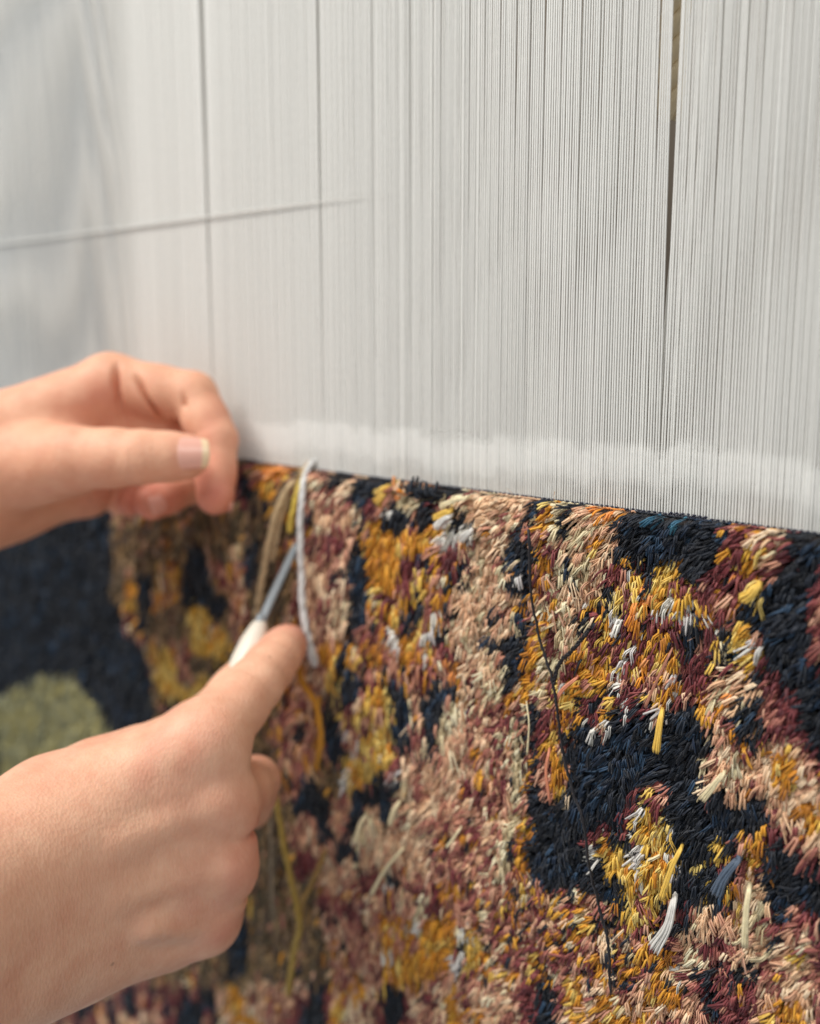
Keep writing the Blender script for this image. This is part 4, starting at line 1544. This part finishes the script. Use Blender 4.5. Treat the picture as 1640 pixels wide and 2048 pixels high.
th = U_.add_finger([(60, 930, .384), (150, 918, .374), (285, 914, .366), (372, 913, .368)], [15, 12.3, 9.9, 8.4], 0.012)
# creases
def gr(H, p, ax, w_, R, dep): H.groove.append((p, unit(ax), w_ / 1000, R / 1000, dep / 1000))
thax = th[3] - th[2]
for o_, dd in ((-1.6, .32), (0, .42), (1.5, .34), (3.2, .22)):
    gr(U_, th[2] + unit(thax) * o_ / 1000 + VIEW * 0.0095, thax + np.array([0, 0, 0.0005 * o_]), 0.7, 7, dd * 1.3)
gr(U_, ix[1] + np.array([0, 0, -.006]), (ix[2] - ix[0]), 0.7, 8, 1.1)
gr(U_, ix[2] + RIGHT * -.005, (ix[3] - ix[1]), 0.6, 7, 0.8)
for k_ in range(7):      # the fold where the fingers leave the palm, then the finger creases
    f_ = k_ / 6
    gr(U_, at(233 + 10 * f_, 752 + 104 * f_, .3905 + .002 * f_), RIGHT, 1.3, 4.4, 2.4)
for k_ in range(6):
    f_ = k_ / 5
    gr(U_, at(280 + 42 * f_ ** 1.3, 765 + 66 * f_, .390 + .006 * f_), RIGHT * .85 + UP * .5, 1.1, 3.8, 2.0)
for k_ in range(4):
    gr(U_, at(372 + 4 * k_, 800 + 12 * k_, .3905 + .001 * k_), RIGHT + UP * .25, 1.0, 3.4, 1.1)
for q, R, a in ((ix[3], .014, .85), (ix[2], .011, .35), (md[3], .012, .8), (rg[3], .011, .8), (th[3], .008, .2), (at(200, 800, .385), .016, .35)):
    U_.red.append((q, R, a))
lo, hi = bounds(U_, 0.004)
V, F = U_.mesh(0.0009, lo, hi)
print('upper hand', V.shape)
hand_u = empty('person', tuple(at(-10, 930, .40)), label='hand with pinched thumb and bent forefinger held before the fell, palm side showing', cat='person', group='hands of the weaver')
mesh_obj('hand', V, F, M_skin, hand_u, colors=U_.colour(V, (229, 177, 147), (208, 124, 106)))
nail('fingernail', hand_u, th[3] + unit(thax) * 0.0022, thax, VIEW + 0.12 * UP, 0.0086, 0.0132, 0.0122)
nail('fingernail', hand_u, ix[3] + unit(ix[3] - ix[2]) * 0.001, ix[3] - ix[2], RIGHT * 0.96 + FWD * 0.5, 0.0068, 0.0095, 0.008, edge=False)
nail('fingernail', hand_u, md[3] + unit(md[3] - md[2]) * -0.0005, md[3] - md[2], VIEW * 0.9 - UP * 0.35, 0.0069, 0.0095, 0.0090, edge=False)

# --- hand below: back of the hand, forefinger reaching to the yarn, knife held behind it
D_ = Hand()
D_.add_palm((110, 1655, .300), (412, 1482, .318), 15.5, 12.2, 0.010)
D_.add_palm((90, 1735, .297), (440, 1608, .321), 17, 11.9, 0.010)
D_.add_palm((80, 1820, .298), (440, 1732, .322), 17, 11.4, 0.010)
D_.add_palm((80, 1895, .302), (410, 1838, .328), 16, 10.8, 0.010)
D_.add_palm((90, 1900, .308), (330, 1880, .330), 14, 9.5, 0.010)
D_.add_palm((110, 1612, .312), (345, 1508, .330), 14.5, 11.5, 0.012)
D_.add_palm((110, 1700, .303), (-420, 1960, .235), 23, 28, 0.014)
D_.add_palm((100, 1850, .305), (-420, 2120, .240), 22, 27, 0.014)
# flesh between the knuckles, faint tendons
for a, b in (((330, 1590, .310), (425, 1545, .3185)), ((330, 1700, .310), (440, 1668, .322)), ((320, 1800, .312), (428, 1785, .325))):
    D_.add_palm(a, b, 9, 10.5, 0.006)
for a, b in (((230, 1690, .2915), (430, 1612, .3115)), ((230, 1790, .2925), (430, 1735, .3125)), ((300, 1860, .299), (405, 1840, .3188))):
    D_.add_palm(a, b, 1.6, 3.0, 0.007)
ix2 = D_.add_finger([(412, 1482, .318), (512, 1368, .342), (556, 1312, .359), (575, 1287, .371)], [12.2, 9.4, 8.3, 7.2], 0.014)
md2 = D_.add_finger([(440, 1608, .321), (510, 1562, .356), (500, 1612, .376), (455, 1610, .378)], [11.9, 8.8, 8.2, 7.4])
rg2 = D_.add_finger([(442, 1732, .322), (462, 1705, .357), (455, 1660, .374), (420, 1630, .372)], [11.4, 9.0, 8.0, 7.2])
lt2 = D_.add_finger([(412, 1838, .328), (418, 1810, .354), (420, 1760, .366), (400, 1730, .366)], [10.8, 8.2, 7.3, 6.5])
th2 = D_.add_finger([(200, 1560, .322), (330, 1505, .340), (430, 1432, .362), (492, 1352, .372)], [13, 11.5, 9.6, 8.2], 0.010)
D_.bump.append((at(436, 1605, .3135), 0.0058, 0.008))
D_.bump.append((at(448, 1735, .3145), 0.0058, 0.006))
D_.bump.append((at(420, 1838, .3215), 0.0052, 0.006))
for q, R, a in ((at(505, 1664, .322), .012, .5), (at(350, 1500, .305), .02, .2), (ix2[3], .014, .75), (ix2[2], .011, .3), (md2[1], .012, .25), (at(455, 1620, .313), .010, .35), (at(470, 1740, .315), .012, .5), (at(440, 1845, .32), .012, .45), (at(420, 1760, .312), .02, .25)):
    D_.red.append((q, R, a))
axp = ix2[2] - ix2[0]
for o_ in (-2.6, -1.2, 0.2, 1.7):
    gr(D_, ix2[1] + unit(axp) * o_ / 1000 + VIEW * 0.007 + UP * 0.005, axp + np.array([0, 0, o_ * .002]), 0.5, 6.5, 0.42)
for o_ in (-0.9, 0.5):
    gr(D_, ix2[2] + unit(axp) * o_ / 1000 + VIEW * 0.006 + UP * 0.005, axp, 0.45, 5.5, 0.35)
# folds between the knuckles, veins across the back
gr(D_, at(505, 1664, .322), UP, 1.6, 7, 1.6)
gr(D_, at(498, 1790, .325), UP, 1.4, 6, 1.3)
for k_ in range(40):     # faint wrinkles where the skin of the back folds
    c_ = at(rng.uniform(240, 420), rng.uniform(1530, 1900), .303)
    gr(D_, c_, at(320, 1640, .30) - at(250 + rng.uniform(-20, 20), 1690 + rng.uniform(-20, 20), .30), 0.45, rng.uniform(4, 11), 0.16)
lo, hi = bounds(D_, 0.004)
V, F = D_.mesh(0.00092, lo, hi)
print('lower hand', V.shape)
hand_d = empty('person', tuple(at(60, 1790, .305)), label='hand seen from its back at lower left, outstretched forefinger touching the hanging yarn', cat='person', group='hands of the weaver')
mesh_obj('hand', V, F, M_skin, hand_d, colors=D_.colour(V, (235, 186, 156), (212, 132, 114)))

# ------------------------------------------------------------------ knotting knife in the lower hand
kb = at(458, 1425, .362)
kt = at(523, 1238, .376)
kx_ = at(596, 1083, .383)
knife = empty('knotting_hook', tuple(kb), label='knotting hook with white handle and slim grey blade pointing up to the yarn', cat='knotting hook')
ax_ = unit(kt - kb)
Lk = np.linalg.norm(kt - kb)
t = np.array([0, .1, .3, .55, .75, .88, .95, 1.0])
V, F = tube(kb + ax_ * (Lk * t)[:, None], np.array([5.6, 6.2, 6.5, 6.2, 5.2, 3.9, 2.9, 1.8]) / 1000, 20, flat=0.8)
mesh_obj('handle', V, F, M_handle, knife)
V, F = tube([kt - ax_ * 0.0035, kt - ax_ * 0.002, kt + ax_ * 0.0012, kt + ax_ * 0.0018], [.0022, .0023, .0021, .0017], 18)
mesh_obj('ferrule', V, F, M_steel, knife)
P = smooth_path([kt - ax_ * 0.004, kt + (kx_ - kt) * .35, kt + (kx_ - kt) * .8, kx_, kx_ + RIGHT * 0.0012 - UP * 0.001], 20)
V, F = tube(P, np.concatenate([np.linspace(.0020, .0015, len(P) - 5), np.linspace(.0012, .0004, 5)]), 12, flat=0.5)
mesh_obj('blade', V, F, M_steel, knife)

# ------------------------------------------------------------------ loose yarn hanging at the knot in work
def yarn(pts, R, c, label, name='yarn_strand', group='yarns hanging at the knot in work', plies=2, twist=420.0, end=1.0):
    P = smooth_path(pts, 70)
    s = np.concatenate([[0], np.cumsum(np.linalg.norm(np.diff(P, axis=0), axis=1))])
    P = P + np.cumsum(rng.normal(0, 0.00003, P.shape), axis=0)
    V, Fs, sh = bundle(P, R * 1.45, 1.0, nf=12, ns=5, twist=twist, fray=0.35)
    cc = np.tile(srgb(c), (len(V), 1)) * sh[:, None]
    # a few flyaway fibres
    Vs, off = [V], len(V)
    for k in range(16):
        i = rng.integers(3, len(P) - 4)
        d = unit(rng.normal(0, 1, 3)) * rng.uniform(0.001, 0.0035)
        V2, F2 = tube(np.array([P[i], P[i] + d * .6, P[i] + d + unit(P[i + 2] - P[i]) * rng.uniform(0, .002)]), 0.00005, 3)
        Vs.append(V2)
        Fs += [tuple(i_ + off for i_ in f) for f in F2]
        off += len(V2)
    V = np.concatenate(Vs)
    cc = np.concatenate([cc, np.tile(srgb(c), (len(V) - len(cc), 1))])
    o = mesh_obj(name, V, Fs, M_yarn, colors=cc)
    return tag(o, label, 'yarn', group)


yy = lambda a, b, y: on_plane(a, b, y)
yarn([yy(628, 920, -.0006), yy(612, 945, -.004), yy(604, 985, -.009), yy(600, 1060, -.011), yy(603, 1150, -.011), yy(606, 1215, -.012), yy(616, 1275, -.012), yy(629, 1332, -.010)],
     0.0013, (212, 211, 208), 'thick pale grey yarn hanging straight beside the forefinger tip')
yarn([yy(622, 925, -.0006), yy(600, 950, -.005), yy(570, 985, -.009), yy(548, 1040, -.011), yy(532, 1110, -.012), yy(520, 1180, -.012), yy(512, 1235, -.010)],
     0.0012, (196, 172, 134), 'beige yarn bowing out left of the blade')
yarn([yy(620, 925, -.0006), yy(596, 955, -.004), yy(574, 1000, -.007), yy(556, 1060, -.008), yy(545, 1120, -.008)],
     0.0010, (200, 176, 138), 'thinner beige yarn lying inside the bowed one')
yarn([yy(624, 925, -.0006), yy(606, 955, -.005), yy(592, 990, -.008), yy(584, 1030, -.009), yy(580, 1065, -.008)],
     0.0011, (214, 188, 86), 'short yellow yarn between the beige and the grey yarn')
yarn([yy(590, 1325, -.012), yy(606, 1368, -.012), yy(630, 1408, -.012), yy(641, 1455, -.012), yy(640, 1500, -.011), yy(630, 1540, -.009)],
     0.0012, (196, 138, 44), 'ochre yarn curving down from under the forefinger')
yarn([yy(548, 1560, -.010), yy(566, 1680, -.011), yy(588, 1780, -.012), yy(600, 1850, -.012), yy(590, 1900, -.011), yy(576, 1990, -.010)],
     0.0012, (160, 132, 62), 'dull gold yarn hanging below the lower hand')
yarn([yy(650, 1700, -.008), yy(630, 1750, -.010), yy(606, 1800, -.011), yy(598, 1850, -.011)],
     0.0010, (150, 116, 60), 'short bronze yarn joining the dull gold one from the right')
yarn([yy(540, 1600, -.009), yy(545, 1680, -.010), yy(548, 1760, -.010), yy(552, 1840, -.009)],
     0.0010, (128, 112, 92), 'grey brown yarn just right of the lower hand')
